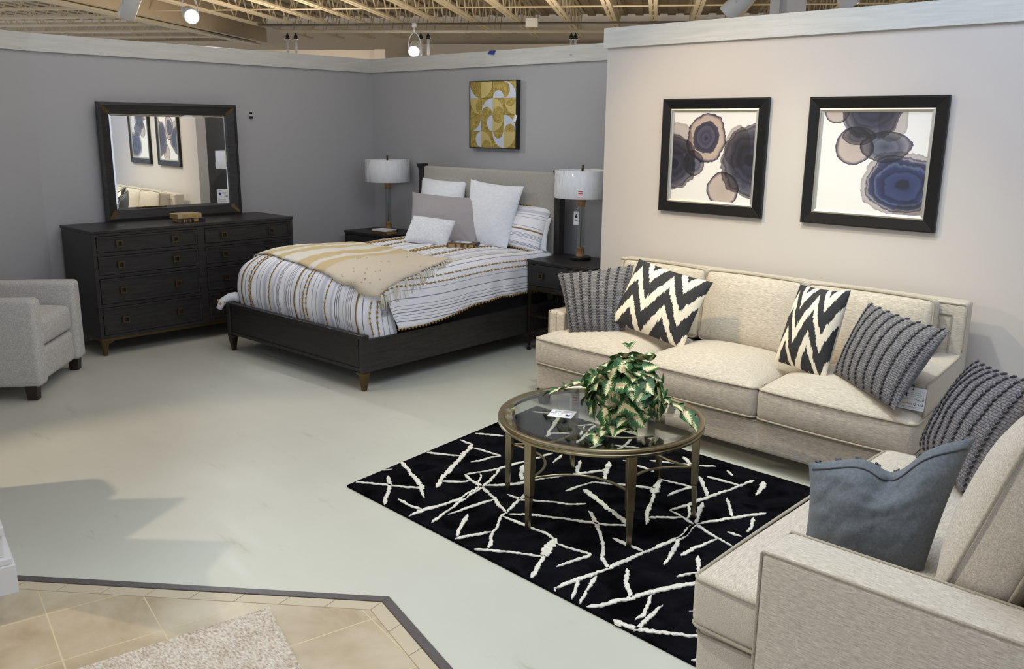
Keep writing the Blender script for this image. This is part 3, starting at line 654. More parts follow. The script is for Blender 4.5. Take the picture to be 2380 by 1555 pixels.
# ink pictures on the sofa wall
def ink_art(name,blobs,seed):
    m=mat(name,srgb(238,234,230),.6); k=N(m)
    uv=k.coord('UV'); n1=k.n('ShaderNodeTexNoise'); k.l(uv,n1.inputs['Vector']); n1.inputs['Scale'].default_value=4; n1.inputs['Detail'].default_value=8; n1.inputs['Roughness'].default_value=.6
    n1.noise_dimensions='4D'; n1.inputs['W'].default_value=seed
    sep=k.n('ShaderNodeSeparateXYZ'); k.l(uv,sep.inputs[0]); cur=srgb(240,237,233)
    wob=k.math('MULTIPLY',k.math('SUBTRACT',n1.outputs['Fac'],.5),.62)
    for (cx,cy,rx,ry,kind) in blobs:
        dx=k.math('DIVIDE',k.math('SUBTRACT',sep.outputs[0],cx),rx); dy=k.math('DIVIDE',k.math('SUBTRACT',sep.outputs[1],cy),ry)
        d=k.math('SQRT',k.math('ADD',k.math('MULTIPLY',dx,dx),k.math('MULTIPLY',dy,dy)))
        d=k.math('ADD',d,wob)
        if kind=='pale': st=[(0,srgb(196,182,176)),(.80,srgb(206,192,186)),(.86,srgb(168,156,158)),(.95,srgb(66,62,84)),(.985,srgb(60,58,80)),(1.0,(1,1,1,1))]
        elif kind=='ring': st=[(0,srgb(40,38,58)),(.14,srgb(84,82,108)),(.20,srgb(58,56,80)),(.40,srgb(92,90,112)),(.46,srgb(52,50,72)),(.64,srgb(74,70,92)),(.665,srgb(208,190,178)),(.86,srgb(196,178,168)),(.95,srgb(70,66,92)),(.985,srgb(60,58,84)),(1.0,(1,1,1,1))]
        elif kind=='blue': st=[(0,srgb(14,18,32)),(.14,srgb(20,26,48)),(.18,srgb(42,54,102)),(.40,srgb(54,68,116)),(.44,srgb(24,32,66)),(.56,srgb(40,54,104)),(.62,srgb(96,106,142)),(.655,srgb(30,36,70)),(.76,srgb(70,74,110)),(.80,srgb(166,160,164)),(.84,srgb(52,52,92)),(.88,srgb(206,198,196)),(.97,srgb(186,180,182)),(.985,srgb(150,146,150)),(1.0,(1,1,1,1))]
        elif kind=='mid': st=[(0,srgb(66,70,92)),(.45,srgb(110,114,132)),(.55,srgb(84,88,110)),(.85,srgb(150,148,156)),(.95,srgb(84,82,104)),(.985,srgb(70,68,94)),(1.0,(1,1,1,1))]
        elif kind=='faint': st=[(0,srgb(196,190,190)),(.8,srgb(206,198,196)),(.97,srgb(186,178,178)),(1.0,(1,1,1,1))]
        else: st=[(0,srgb(14,14,26)),(.15,srgb(22,22,38)),(.19,srgb(50,52,76)),(.38,srgb(36,38,58)),(.42,srgb(30,32,50)),(.58,srgb(66,66,88)),(.62,srgb(38,38,58)),(.78,srgb(92,92,110)),(.82,srgb(112,110,120)),(.90,srgb(66,64,84)),(.94,srgb(150,144,146)),(.985,srgb(96,92,106)),(1.0,(1,1,1,1))]
        c=k.ramp(d,st); cur=k.mix(1.0,cur,c,'MULTIPLY')
    k.col(cur); return m
def picture(x0,x1,z0,z1,art,label):
    cx,cz=(x0+x1)/2,(z0+z1)/2; w,h_=x1-x0,z1-z0
    rt=empty('framed_picture',(cx,SY,cz),R(90),label,'picture','black framed ink pictures'); rt.rotation_euler=(0,0,R(-90))
    # mitre() works in x=depth,y=across; rotate -90 about z so +x local faces -y world
    mb=MB(); mitre(mb,w/2,-h_/2,h_/2,.008,.004,.026,.034); 
    hw2=w/2-.008; o0=MB()
    def bars(mb,hw,z0,z1,wd,x0,x1,x2): mitre(mb,hw,z0,z1,wd,x0,x1,x2)
    bars(mb,w/2-.008,-h_/2+.008,h_/2-.008,.056,.004,.034,.024); mb.build('frame',M_['frame'],rt,bevel=.0008)
    mb=MB(); bars(mb,w/2-.064,-h_/2+.064,h_/2-.064,.008,.004,.024,.026); bars(mb,w/2-.072,-h_/2+.072,h_/2-.072,.012,.004,.020,.014); mb.build('silver_liner',M_['silver'],rt,bevel=.0006)
    a,b=w/2-.083,h_/2-.083
    mb=MB(); mb.add([(.010,-a,-b),(.010,a,-b),(.010,a,b),(.010,-a,b)],[(0,1,2,3)],[[(0,0),(1,0),(1,1),(0,1)]]); mb.box(.005,.0095,-a,a,-b,b); mb.build('print',art,rt)
    mb=MB(); mb.box(.0125,.0145,-a,a,-b,b); mb.build('picture_glass',M_['pic_glass'],rt)
    return rt
art1=ink_art('ink_rounds_print',[(.02,.42,.29,.34,'dark'),(.05,.70,.2,.20,'faint'),(.42,.71,.25,.29,'ring'),(.98,.47,.37,.40,'dark'),(.80,.62,.16,.24,'faint'),(.28,.42,.135,.145,'mid'),(.66,.14,.19,.20,'pale')],3.0)
art2=ink_art('ink_cascade_print',[(.46,1.03,.29,.30,'dark'),(.13,1.0,.12,.12,'pale'),(.66,.92,.14,.22,'faint'),(.32,.66,.19,.19,'pale'),(.36,.76,.16,.09,'mid'),(.62,.66,.24,.15,'mid'),(.80,.30,.40,.32,'blue'),(.92,.02,.18,.12,'faint')],8.0)
picture(-3.352,-2.604,1.172,1.890,art1,'black framed print of ink rounds with tan ring, nearer the bed corner')
picture(-2.350,-1.590,1.172,1.888,art2,'black framed print of dark blue ink blots, at the wall right')
# ------------------------------------------------------------------ bed
BED=(-5.30,3.335,0); BRZ=R(1.8)
rt=empty('bed',BED,BRZ,'dark oak bed with linen headboard between black posts and bronze front foot','bed')
mb=MB(); mb.box(-.76,.76,.008,.045,.135,.372); mb.box(-.78,.78,0,.045,.352,.378); mb.box(-.78,.78,0,.045,.132,.156); mb.build('footboard',M_['woodx'],rt,bevel=.003)
for sx in (-1,1):
    x0,x1=(.775,.818) if sx>0 else (-.818,-.775)
    mb=MB(); mb.box(x0,x1,0,.055,.125,.378); mb.build('corner_post',M_['wood'],rt,bevel=.004)
    mb=MB(); x=sx*.79; mb.frustum((x-sx*.004,.028,0),.013,.013,(x,.028,.125),.030,.028); mb.frustum((x-sx*.02,.028,.10),.014,.02,(x-sx*.025,.028,.126),.05,.027); mb.build('leg',M_['brass'] if sx>0 else M_['bronze_dark'],rt,bevel=.002)
    mb=MB(); a,b_=(.782,.815) if sx>0 else (-.815,-.782); mb.box(a,b_,.055,2.03,.128,.345); mb.build('side_rail',M_['wood'],rt,bevel=.003)
    mb=MB(); x=sx*.793; mb.box(x-.027,x+.027,2.005,2.075,0,1.375); mb.add([(x-.03,1.985,1.375),(x+.03,1.985,1.375),(x+.03,2.075,1.375),(x-.03,2.075,1.375),(x-.03,1.985,1.362),(x+.03,1.985,1.362),(x+.03,2.005,1.33),(x-.03,2.005,1.33),(x+.03,2.075,1.33),(x-.03,2.075,1.33)],[(0,1,2,3),(0,4,5,1),(4,7,6,5),(1,5,6,8,2),(0,3,9,7,4),(2,8,9,3)]); mb.build('headboard_post',M_['wood'],rt,bevel=.003)
    mb=MB(); mb.box(sx*.30-.03,sx*.30+.03,1.0,1.06,0,.22); mb.build('support_leg',M_['wood'],rt)
mb=MB(); mb.rbox(1.532,.065,.80,.022,(14,1,8),(0,2.045,.955),0,front=.006); mb.build('headboard_panel',M_['linen'],rt,True)
mb=MB(); mb.rbox(1.50,1.86,.24,.03,(6,6,2),(0,1.05,.335)); mb.build('box_spring',M_['foundation'],rt,True)
mb=MB(); mb.rbox(1.46,1.80,.21,.05,(6,6,2),(0,1.05,.555)); mb.build('mattress',M_['white_cotton'],rt,True)
# ---- striped duvet
PER=.68; PH=.01
def stripe_mat(name,useuv='UV',scale=1.0,vert=False,ph=0.0,it=None):
    m=mat(name,srgb(236,237,242),.9,spec=.2); k=N(m); sep=k.n('ShaderNodeSeparateXYZ'); k.l(k.coord('UV'),sep.inputs[0])
    u=sep.outputs[1 if vert else 0]
    f=k.math('FRACT',k.math('DIVIDE',k.math('ADD',u,ph+PER*10),PER*scale))
    bgc=srgb(238,238,242); th=srgb(122,122,134); dk=srgb(84,82,90); br=srgb(134,112,88); tan=srgb(204,186,146); gb=srgb(206,208,220)
    it=it or [(0,.012,br),(.012,.024,tan),(.07,.077,th),(.28,.286,th),(.35,.357,th),(.40,.47,gb),(.60,.635,gb),(.668,.676,dk),(.690,.698,dk),(.712,.719,dk),(.79,.796,th),(.838,.845,th),(.863,.870,th),(.888,.895,th),(.913,.920,th),(.985,1.0,br)]
    st=[]
    pos=0
    for a,b_,c in it:
        if a>pos+1e-6: st.append((pos,bgc))
        st.append((a,c)); pos=b_
    if st[0][0]>0: st=[(0,bgc)]+st
    st=st[:32]
    c=k.ramp(f,st,'CONSTANT'); k.col(c)
    a=k.noise(k.coord('Object'),180,3); w=k.noise(k.coord('Object',(1,1,.6)),9,4); k.bump(k.math('ADD',k.math('MULTIPLY',a,.25),w),.35,.01); return m
M_['stripe']=stripe_mat('white_cotton_with_woven_stripes')
M_['stripe_sham']=stripe_mat('striped_sham_cotton',scale=.62,vert=True,ph=.2)
_br,_th,_dk=srgb(134,112,88),srgb(122,122,134),srgb(84,82,90)
M_['stripe_side']=stripe_mat('white_cotton_side_stripes',it=[(0,.014,_br),(.014,.024,srgb(204,186,146)),(.085,.091,_th),(.255,.261,_th),(.33,.336,_th),(.40,.406,_th),(.43,.436,_dk),(.46,.466,_th),(.49,.496,_dk),(.52,.526,_th),(.55,.556,_th),(.985,1,_br)])
HW=.795; RC=.10
PROF=[(.080,.30),(.068,.375),(.052,.46),(.055,.53),(.068,.59),(.098,.645),(.145,.688),(.21,.715),(.30,.733),(.45,.742),(.7,.745),(1.0,.745),(1.3,.745),(1.6,.742),(1.985,.735)]
AL=[0]
for i in range(1,len(PROF)): AL.append(AL[-1]+math.dist(PROF[i],PROF[i-1]))
def prof(t):
    t=max(0,min(AL[-1],t)); i=1
    while AL[i]<t-1e-9 and i<len(AL)-1: i+=1
    k=(t-AL[i-1])/(AL[i]-AL[i-1])
    def cr(a,b_,c,d,k): return .5*((2*b_)+(-a+c)*k+(2*a-5*b_+4*c-d)*k*k+(-a+3*b_-3*c+d)*k**3)
    P=[PROF[max(0,min(len(PROF)-1,i+j))] for j in (-2,-1,0,1)]
    return cr(P[0][0],P[1][0],P[2][0],P[3][0],k),cr(P[0][1],P[1][1],P[2][1],P[3][1],k)
def sstep(x): x=max(0,min(1,x)); return x*x*(3-2*x)
def Asurf(s,t,lift=0):
    y,z=prof(t); w=sstep((z-.56)/.17) if y<.35 else 1.0
    a=abs(s)-(HW-RC); sg=1 if s>0 else -1
    if a<=0: lat,drop=abs(s),0
    elif a<RC*math.pi/2: lat,drop=HW-RC+RC*math.sin(a/RC),RC*(1-math.cos(a/RC))
    else: lat,drop=HW,RC+a-RC*math.pi/2
    lat+=lift if a>0 else 0
    n=mnoise.noise(Vector((s*5,t*5,1.3)))*.008
    fold=(1-w)*(.006*math.sin(s*38+3*math.sin(s*9))+.004*math.sin(s*71+1))*sstep((.64-z)/.12)*sstep((z-.33)/.16)
    puff=.016*math.cos(min(1,abs(s)/HW)*math.pi/2)*w+ .010*w*math.sin(y*5+s*2)
    return Vector((sg*lat, y+(1-w)*drop-fold-lift*(1-w), z-w*drop+n*w+puff+lift*w))
TT=AL[-1]
duv=empty('duvet',BED,BRZ,'white duvet with grey stripes and mustard pompom rows spread on the bed','duvet')
mb=MB(); ns,nt=96,70; S0=HW+.20
def tmap(v): return TT*(v**1.35)
mb.grid(lambda u,v: Asurf(-S0+2*S0*u,tmap(v)),ns,nt,lambda u,v:(-S0+2*S0*u-PH,tmap(v)))
mb.build('cover',M_['stripe'],duv,True)
def hemz(y): return .385+.075*sstep((y-.25)/1.1)
def flap(y,d,sg=1):
    # d 0..1 from the top edge to the hem
    base=Asurf(sg*(HW-RC),1.0); 
    y0=.12+.16*d; yy=y0+(1.96-y0)*y
    L=(.745-hemz(yy))+RC*(math.pi/2-1)+.0
    a=d*L; 
    if a<RC*math.pi/2: lat,drop=HW-RC+RC*math.sin(a/RC),RC*(1-math.cos(a/RC))
    else: lat,drop=HW,RC+a-RC*math.pi/2
    tk=1-sstep((yy-1.35)/.25)
    out=(.012+.036*sstep(d/.5)*tk+.012*math.sin(yy*13+2*math.sin(yy*5))*d*(tk*.8+.2))+(.02*sstep((.4-yy)/.3)*d*tk)
    zt=.745-.05*sstep((.30-yy)/.25)+.010*math.sin(yy*5+1.6)
    n=.004*mnoise.noise(Vector((yy*9,d*6,2)))
    return Vector((sg*(lat+out*(.3+.7*d)+.004+n),yy,zt-drop+.008*(1-d)+n)),a
for sg in (1,-1):
    mb=MB(); nu,nv=70,22
    lo_=0 if sg>0 else .45
    mb.grid(lambda u,v:flap(u,lo_+(1-lo_)*v,sg)[0],nu,nv,lambda u,v:(sg*(HW-RC+flap(u,lo_+(1-lo_)*v,sg)[1])-PH,u*2))
    mb.build('side_drop',M_['stripe_side'],duv,True,solid=.006)
def TY(y):
    lo,hi=AL[4],TT
    for _ in range(30):
        mid=(lo+hi)/2
        if prof(mid)[0]<y: lo=mid
        else: hi=mid
    return lo
def pom(mb,p,r=.0098):
    q=[(0,0,-1),(.8,0,-.5),(-.4,.7,-.5),(-.4,-.7,-.5),(.4,.75,.5),(-.85,0,.5),(.4,-.75,.5),(0,0,1)]
    a=random.random()*6; ca,sa=math.cos(a),math.sin(a)
    vs=[(p.x+r*(x*ca-y*sa),p.y+r*(x*sa+y*ca),p.z+r*z) for x,y,z in q]
    mb.add(vs,[(0,2,1),(0,3,2),(0,1,3),(1,2,4),(2,3,5),(3,1,6),(2,5,4),(3,6,5),(1,4,6),(4,5,7),(5,6,7),(6,4,7)])
def pomrow(fn,ts,parent,nm='pompom_trim'):
    mb=MB(); pts=[fn(t) for t in ts]
    mb.mi=1; mb.tube([p for p in pts],.0022,5); mb.mi=0
    for p in pts: pom(mb,p)
    return mb.build(nm,[M_['gold_thread'],M_['dark_thread']],parent,True)
for s in (-.565,-.53,-.31,.115,.15,.37):
    pomrow(lambda t,s=s:Asurf(s,t,.004),[.09+i*.036 for i in range(14)],duv)
    y0_=1.17-.25*(s+.8)/1.5+.035; pomrow(lambda y,s=s:Asurf(s,TY(y),.004)+Vector((0,0,.003)),[y0_+i*.036 for i in range(int((1.74-y0_)/.036))],duv)
for s in (.80,.84): pomrow(lambda t,s=s:Asurf(s,t,.004)+Vector((.003,0,0)),[.0+i*.036 for i in range(9)],duv)
def flap_at(yv,a,sg=1):
    L=(.745-hemz(yv))+RC*(math.pi/2-1); d=a/L; y0=.12+.16*d; return flap((yv-y0)/(1.96-y0),d,sg)[0]+Vector((.005*sg,0,.004))
for a in (.105,.145): pomrow(lambda y,a=a:flap_at(y,a),[.18+i*.038 for i in range(46)],duv)
pomrow(lambda u:flap(u,1.0)[0]+Vector((.002,0,-.006)),[i/56 for i in range(57)],duv)
pomrow(lambda u:flap(u,1.0,-1)[0]+Vector((-.002,0,-.006)),[i/56 for i in range(57)],duv)
mb=MB()
tail=[Vector((-.77,.10,.40)),Vector((-.83,.045,.405)),Vector((-.865,.0,.375)),Vector((-.885,-.02,.32))]
for i in range(3):
    a,b_=tail[i],tail[i+1]; 
mb.tube([tail[0],(tail[0]+tail[1])/2+Vector((0,0,.01)),tail[1],(tail[1]+tail[2])/2,tail[2],(tail[2]+tail[3])/2,tail[3]],.040,12,r1=.022); mb.build('gathered_corner',M_['white_cotton'],duv,True)
mb=MB()
for k in range(6):
    an=k*1.05; pom(mb,tail[2]+Vector((.03*math.cos(an),.03*math.sin(an),.012*math.sin(an*2))),.011)
mb.build('pompom_trim',M_['gold_thread'],duv,True)
# ---- throw
def throw_mat():
    m=mat('cream_throw_weave',srgb(230,222,206),.95,spec=.1); k=N(m); sep=k.n('ShaderNodeSeparateXYZ'); k.l(k.coord('UV'),sep.inputs[0])
    n=k.noise(k.coord('UV'),26,3); u=k.math('ADD',sep.outputs[0],k.math('MULTIPLY',k.math('SUBTRACT',n,.5),.014))
    cr,tn,bg_=srgb(232,226,214),srgb(214,193,150),srgb(222,208,186)
    c=k.ramp(u,[(0,cr),(.09,cr),(.10,tn),(.15,tn),(.155,cr),(.20,cr),(.21,tn),(.27,tn),(.28,cr),(.40,cr),(.41,tn),(.50,tn),(.51,cr),(.545,cr),(.555,tn),(.62,tn),(.63,bg_),(1,bg_)]); k.col(c)
    a=k.noise(k.coord('Object',(1,1,1)),140,3); w=k.noise(k.coord('Object',(1,1,1)),16,3); k.bump(k.math('ADD',a,w),.6,.006); return m
M_['throw']=throw_mat()
C4=[Vector((-.80,.27,0)),Vector((.88,.05,0)),Vector((.70,.92,0)),Vector((-.80,1.17,0))]
def Tt(y): # arc parameter for a given y on the top
    lo,hi=AL[4],TT
    for _ in range(30):
        mid=(lo+hi)/2
        if prof(mid)[0]<y: lo=mid
        else: hi=mid
    return lo
def throw_pt(u,v,lift=.014):
    p=C4[0].lerp(C4[1],u).lerp(C4[3].lerp(C4[2],u),v)
    p.x+=.012*mnoise.noise(Vector((u*7,v*7,4)))*(1 if .02<u<.98 else 2); p.y+=.016*mnoise.noise(Vector((u*9,v*5,9)))
    q=Asurf(p.x,Tt(p.y),0)
    q.z+=lift+.010*abs(mnoise.noise(Vector((u*14,v*9,2))))+.006*math.sin(u*40+v*8)*mnoise.noise(Vector((u*4,v*4,7)))
    q.z+=.024*sstep((p.x-.50)/.16)
    if q.x>HW-.07: q.x+=lift*.9+.022*sstep((p.x-HW+.07)/.1)
    q.y-=lift*.5*(1-sstep((p.y-.1)/.3))
    return q
thr=empty('throw_blanket',BED,BRZ,'cream and tan striped throw with fringe lying across the foot of the bed','blanket')
mb=MB(); mb.grid(throw_pt,80,34); mb.build('weave',M_['throw'],thr,True,solid=.008)
mb=MB()
for i in range(30):
    v=(i+.5)/30+random.uniform(-.012,.012); p=throw_pt(1,v); L=random.uniform(.06,.12)
    for k in range(2):
        a=random.uniform(-.25,.25); pts=[p+Vector((.004,0,0)),p+Vector((.022,a*.03,-.012)),p+Vector((.030,a*.08,-.05)),p+Vector((.034,a*.13,-L))]
        mb.tube(pts,.0032,5,r1=.002)
mb.build('fringe',M_['cream_yarn'],thr,True)
mb=MB()
for i in range(34):
    v=(i+.5)/34; p=throw_pt(0,v)
    for k in range(3):
        a=random.uniform(-.03,.03); b_=random.uniform(-.02,.05); mb.tube([p,p+Vector((-.012,a*.4,.01+random.random()*.016)),p+Vector((-.035+b_*.6,a,random.uniform(-.004,.018)))],.0032,5,r1=.002)
mb.build('fringe',M_['cream_yarn'],thr,True)
for i in range(50):
    u,v=random.random(),random.random()
    if u<.60: continue
    mb=MB(); pom(mb,throw_pt(u,v)+Vector((0,0,.004)),.007); mb.build('tuft',M_['cream_yarn'],thr,True)
# ------------------------------------------------------------------ pillows
def pillow(name,corners,thick,mats,label,cat,group=None,nu=26,nv=20,pull=.055,wr=.05,power=.55,seed=0,uvs=(1,1),sag=0.0,thk2=None,dip=None,creases=()):
    BL,BR,TR,TL=[Vector(c) for c in corners]
    loc=(BL+BR)/2
    nrm=((BR-BL).cross(TL-BL)+(TR-TL).cross(TR-BR)).normalized()   # faces the viewer when BL->BR runs left to right
    ctr=(BL+BR+TR+TL)/4
    def surf(u,v,side):
        p,q=2*u-1,2*v-1
        pp=p*(1-pull*(1-q*q)); qq=q*(1-pull*1.1*(1-p*p)*(1 if q>0 else .45))
        a,b_=(pp+1)/2,(qq+1)/2
        P=BL.lerp(BR,a).lerp(TL.lerp(TR,a),b_)
        t=max(0,(1-p*p)*(1-q*q))**power*thick/2
        n=mnoise.noise(Vector((p*2.3+seed,q*2.3,side*3.1)))*wr+.5*wr*mnoise.noise(Vector((p*6+seed,q*6,side*1.7)))
        edge=max(abs(p),abs(q)); 
        rad=mnoise.noise(Vector((math.atan2(q,p)*4+seed,edge*1.5,side)))*wr*sstep((edge-.45)/.5)
        t*=1+n*1.6+rad
        if side<0 and thk2: t*=thk2
        for (cs,p0,q0,p1,q1,dep,wd) in creases:
            if cs!=side: continue
            dx,dy=p1-p0,q1-q0; L2=dx*dx+dy*dy; k_=max(0,min(1,((p-p0)*dx+(q-q0)*dy)/L2)); dd=math.hypot(p-p0-k_*dx,q-q0-k_*dy)
            t+=dep*(1-k_*.8)*(math.exp(-(dd/wd)**2)-.5*math.exp(-(dd/(2.2*wd))**2))*min(1,edgef(p,q)*6)
        P=P+nrm*t*side
        P.z-=sag*(1-p*p)*max(0,q)
        if dip: P.z-=dip[1]*math.exp(-((p-dip[0])/.28)**2)*sstep((q+.5)/1.5)
        return P
    edgef=lambda p,q:(1-p*p)*(1-q*q)
    mb=MB()
    cu=lambda x:.5-.5*math.cos(math.pi*x)
    mb.mi=0; mb.grid(lambda u,v:surf(cu(u),cu(v),1)-loc,nu,nv,lambda u,v:(cu(u)*uvs[0],cu(v)*uvs[1]))
    mb.mi=1 if len(mats)>1 else 0; mb.grid(lambda u,v:surf(cu(u),cu(v),-1)-loc,nu,nv,lambda u,v:(cu(u)*uvs[0],cu(v)*uvs[1]),flip=True)
    o=mb.build(name,mats,None,True); o.location=loc
    tag(o,label,cat,group)
    return o,surf,loc,nrm
EURO_R=[(-5.35,5.087,.747),(-4.895,5.134,.745),(-4.881,5.315,1.236),(-5.454,5.268,1.269)]
EURO_L=[(-6.016,5.153,.756),(-5.469,5.181,.754),(-5.590,5.345,1.241),(-6.151,5.330,1.254)]
MAUVE=[(-5.945,4.983,.748),(-5.162,5.04,.745),(-5.245,5.215,1.123),(-6.08,5.15,1.132)]
SMALL=[(-5.671,4.70,.768),(-5.216,4.765,.758),(-5.261,4.912,.955),(-5.704,4.846,.972)]
SHAM=[(-5.05,5.175,.771),(-4.628,5.205,.727),(-4.640,5.395,1.075),(-5.10,5.33,1.085)]
WHITEP=[(-5.1,5.225,.75),(-4.585,5.262,.745),(-4.614,5.354,1.0),(-5.1,5.33,1.01)]
pillow('sleeping_pillow',WHITEP,.10,[M_['white_cotton']],'plain white pillow squeezed behind the striped sham at bed right','pillow',seed=1)
o,sf,loc,nr=pillow('striped_sham',SHAM,.13,[M_['stripe_sham']],'cream striped sham with mustard pompom edge leaning at the bed right','pillow',seed=2,uvs=(.5,.42),pull=.03)
pomrow(lambda u:sf(u,.999,1)-loc+Vector((0,0,.004)),[i/16 for i in range(17)],o); pomrow(lambda u:sf(u,.001,1)-loc+Vector((0,-.004,0)),[i/16 for i in range(17)],o)
pillow('square_pillow',EURO_L,.16,[M_['white_cotton']],'white square pillow behind the mauve one, on the lamp corner side','pillow','white square pillows against the headboard',seed=3)
pillow('square_pillow',EURO_R,.16,[M_['white_cotton']],'white square pillow beside the striped sham, fully showing its corner','pillow','white square pillows against the headboard',seed=4)
o,sf,loc,nr=pillow('long_pillow',MAUVE,.15,[M_['mauve']],'mauve grey rectangular pillow between small white pillow and white squares','pillow',seed=5,wr=.07,pull=.06,nu=60,nv=40,creases=((1,-.22,.95,-.5,.15,-.014,.05),(1,-.10,.95,-.30,.35,.010,.05),(1,-.35,.95,-.62,.4,-.010,.05),(1,.85,-.9,.55,-.45,-.012,.06)))
pillow('lumbar_pillow',SMALL,.13,[M_['boucle']],'small fluffy white pillow at the front of the bed pillows','pillow',seed=6,pull=.035,power=.5,wr=.09)
# printed box with price card on the duvet
rt=empty('wrapped_box',(-5.115,4.855,.762),R(33),'small brown printed box on the duvet under a white card','box')
mb=MB(); mb.box(-.115,.115,-.085,.085,0,.036); mb.build('box',M_['cover_brown'],rt,bevel=.003)
mb=MB()
for x0,x1 in ((-.10,-.05),(-.03,.0),(.03,.05),(.07,.10)): mb.box(x0,x1,-.0862,-.085,.006,.030)
mb.build('printed_pattern',M_['pages'],rt)
mb=MB(); mb.box(.113,.12,-.05,.09,.01,.036); mb.build('flap',M_['cover_dark'],rt)
T=Matrix.Translation((-5.12,4.862,.7995))@Matrix.Rotation(R(20),4,'Z')
price_tag('price_card',T,.15,.10,'white price card lying on the small box on the bed','238',None)
# ------------------------------------------------------------------ sofas
def welt(mb,x0,x1,y0,y1,z,r,rad=.0055,front=0,crownfn=None):
    pts=[]
    def arc(cx,cy,a0):
        for k in range(6): a=R(a0+18*k); pts.append(Vector((cx+r*math.cos(a),cy+r*math.sin(a),z)))
    def side(p,q,n):
        for k in range(1,n): pts.append(p.lerp(q,k/n))
    cs_=[((x1-r,y1-r),0),((x0+r,y1-r),90),((x0+r,y0+r),180),((x1-r,y0+r),270)]
    for i,((cx,cy),a0) in enumerate(cs_):
        arc(cx,cy,a0); (nx,ny),na=cs_[(i+1)%4]
        q=Vector((nx+r*math.cos(R(na)),ny+r*math.sin(R(na)),z)); side(pts[-1].copy(),q,10)
    hx,hy,cx,cy=(x1-x0)/2,(y1-y0)/2,(x0+x1)/2,(y0+y1)/2
    out=[]
    for p in pts:
        fx,fy=(p.x-cx)/hx,(p.y-cy)/hy
        out.append((p.x+front*(1-fy*fy)*fx*.5,p.y+front*(1-fx*fx)*fy*.5,p.z))
    mb.tube(out,rad,6,True)
def cushion(parent,name,x0,x1,y0,y1,z0,z1,mt,crown=.045,front=.012,r=.03,T=None,warp=None,pillowy=False):
    mb=MB(); mb.rbox(x1-x0,y1-y0,z1-z0,r,(12,12,3),((x0+x1)/2,(y0+y1)/2,(z0+z1)/2),crown,3,front)
    w=(lambda p:warp(T@p if T else p)) if warp else ((lambda p:T@p) if T else None)
    o=mb.build(name,mt,parent,True,warp=w)
    mb=MB(); welt(mb,x0+.004,x1-.004,y0+.004,y1-.004,z1-.010,r*.9,front=front*2); welt(mb,x0+.004,x1-.004,y0+.004,y1-.004,z0+.010,r*.9,front=front*2)
    mb.build('welt',M_['pipe'],o,True,warp=w)
    return o
# three seat sofa against the pale wall
SL=Vector((-2.40,4.45,0)); sx0,sx1,sy0,sy1=-3.55,-1.235,3.975,4.93
def sw(p):
    u=(p.x-sx0)/(sx1-sx0); v=max(0,(p.y-sy0)/(sy1-sy0))
    return Vector((p.x-.095*u*v+.03*(1-u)*v,p.y-.035*u,p.z))-SL
sofa=empty('sofa',SL,0,'long oatmeal three cushion sofa below the two framed pictures','sofa')
def sb(name,x0,x1,y0,y1,z0,z1,r=.02,mt='sofa',n=(14,8,6),crown=0,front=0):
    mb=MB(); mb.rbox(x1-x0,y1-y0,z1-z0,r,n,((x0+x1)/2,(y0+y1)/2,(z0+z1)/2),crown,3,front); return mb.build(name,M_[mt],sofa,True,warp=sw)
base=sb('base',sx0+.005,sx1-.005,3.995,4.88,.095,.262)
mb=MB(); welt(mb,sx0+.005,sx1-.005,3.995,4.88,.255,.02); mb.build('welt',M_['pipe'],base,True,warp=sw)
for x in (-3.505,-1.285):
    for y in (4.03,4.86):
        mb=MB(); mb.frustum((x,y,0),.024,.024,(x,y,.10),.036,.036); mb.build('leg',M_['black'],sofa,warp=sw,bevel=.003)
for i,(x0,x1) in enumerate(((sx0,-2.782),(-2.778,-2.022),(-2.018,sx1))):
    cushion(sofa,'seat_cushion',x0,x1,3.972,4.66,.266,.437,M_['sofa'],.075,.014,.034,warp=sw)
bp=sb('back_panel',sx0,sx1,4.80,4.93,.10,.855,.022)
mb=MB()
for pts in ([(sx0+.012,4.802,.845),(sx1-.012,4.802,.845)],[(sx0+.012,4.922,.847),(sx1-.012,4.922,.847)],[(sx1-.006,4.81,.60),(sx1-.006,4.81,.842)],[(sx1-.006,4.922,.12),(sx1-.006,4.922,.842)],
            [(sx1-.075,4.797,.5),(sx1-.075,4.797,.79),(sx0+.075,4.797,.79),(sx0+.075,4.797,.5)]):
    q=[Vector(p) for p in pts]; d=[]
    for i in range(len(q)-1): d+=[q[i].lerp(q[i+1],k/12) for k in range(12)]
    d.append(q[-1]); mb.tube(d,.005,6)
mb.build('welt',M_['pipe'],bp,True,warp=sw)
for x0,x1 in ((sx0,sx0+.135),(sx1-.135,sx1)):
    a=sb('arm',x0,x1,4.105,4.82,.10,.585,.018,n=(3,10,6))
    mb=MB()
    for xx in (x0+.004,x1-.004):
        d=[Vector((xx,4.106,.12)).lerp(Vector((xx,4.106,.578)),k/8) for k in range(9)]+[Vector((xx,4.108,.583)).lerp(Vector((xx,4.80,.583)),k/12) for k in range(13)]
        mb.tube(d,.0045,6)
    d=[Vector(((x0+x1)/2,4.103,.30)).lerp(Vector(((x0+x1)/2,4.103,.585)),k/6) for k in range(7)]; mb.tube(d,.0025,5)
    mb.build('welt',M_['pipe'],a,True,warp=sw)
for x0,x1 in ((-3.41,-2.765),(-2.755,-2.095),(-2.085,-1.375)):
    T=Matrix.Translation((0,4.62,.45))@Matrix.Rotation(R(78),4,'X')
    # laid flat: local y becomes height, local z faces the room after the tilt
    cushion(sofa,'back_cushion',x0,x1,0,.425,-.02,.135,M_['sofa'],.045,.008,.03,T=Matrix.Translation((0,4.735,.435))@Matrix.Rotation(R(81),4,'X'),warp=sw)
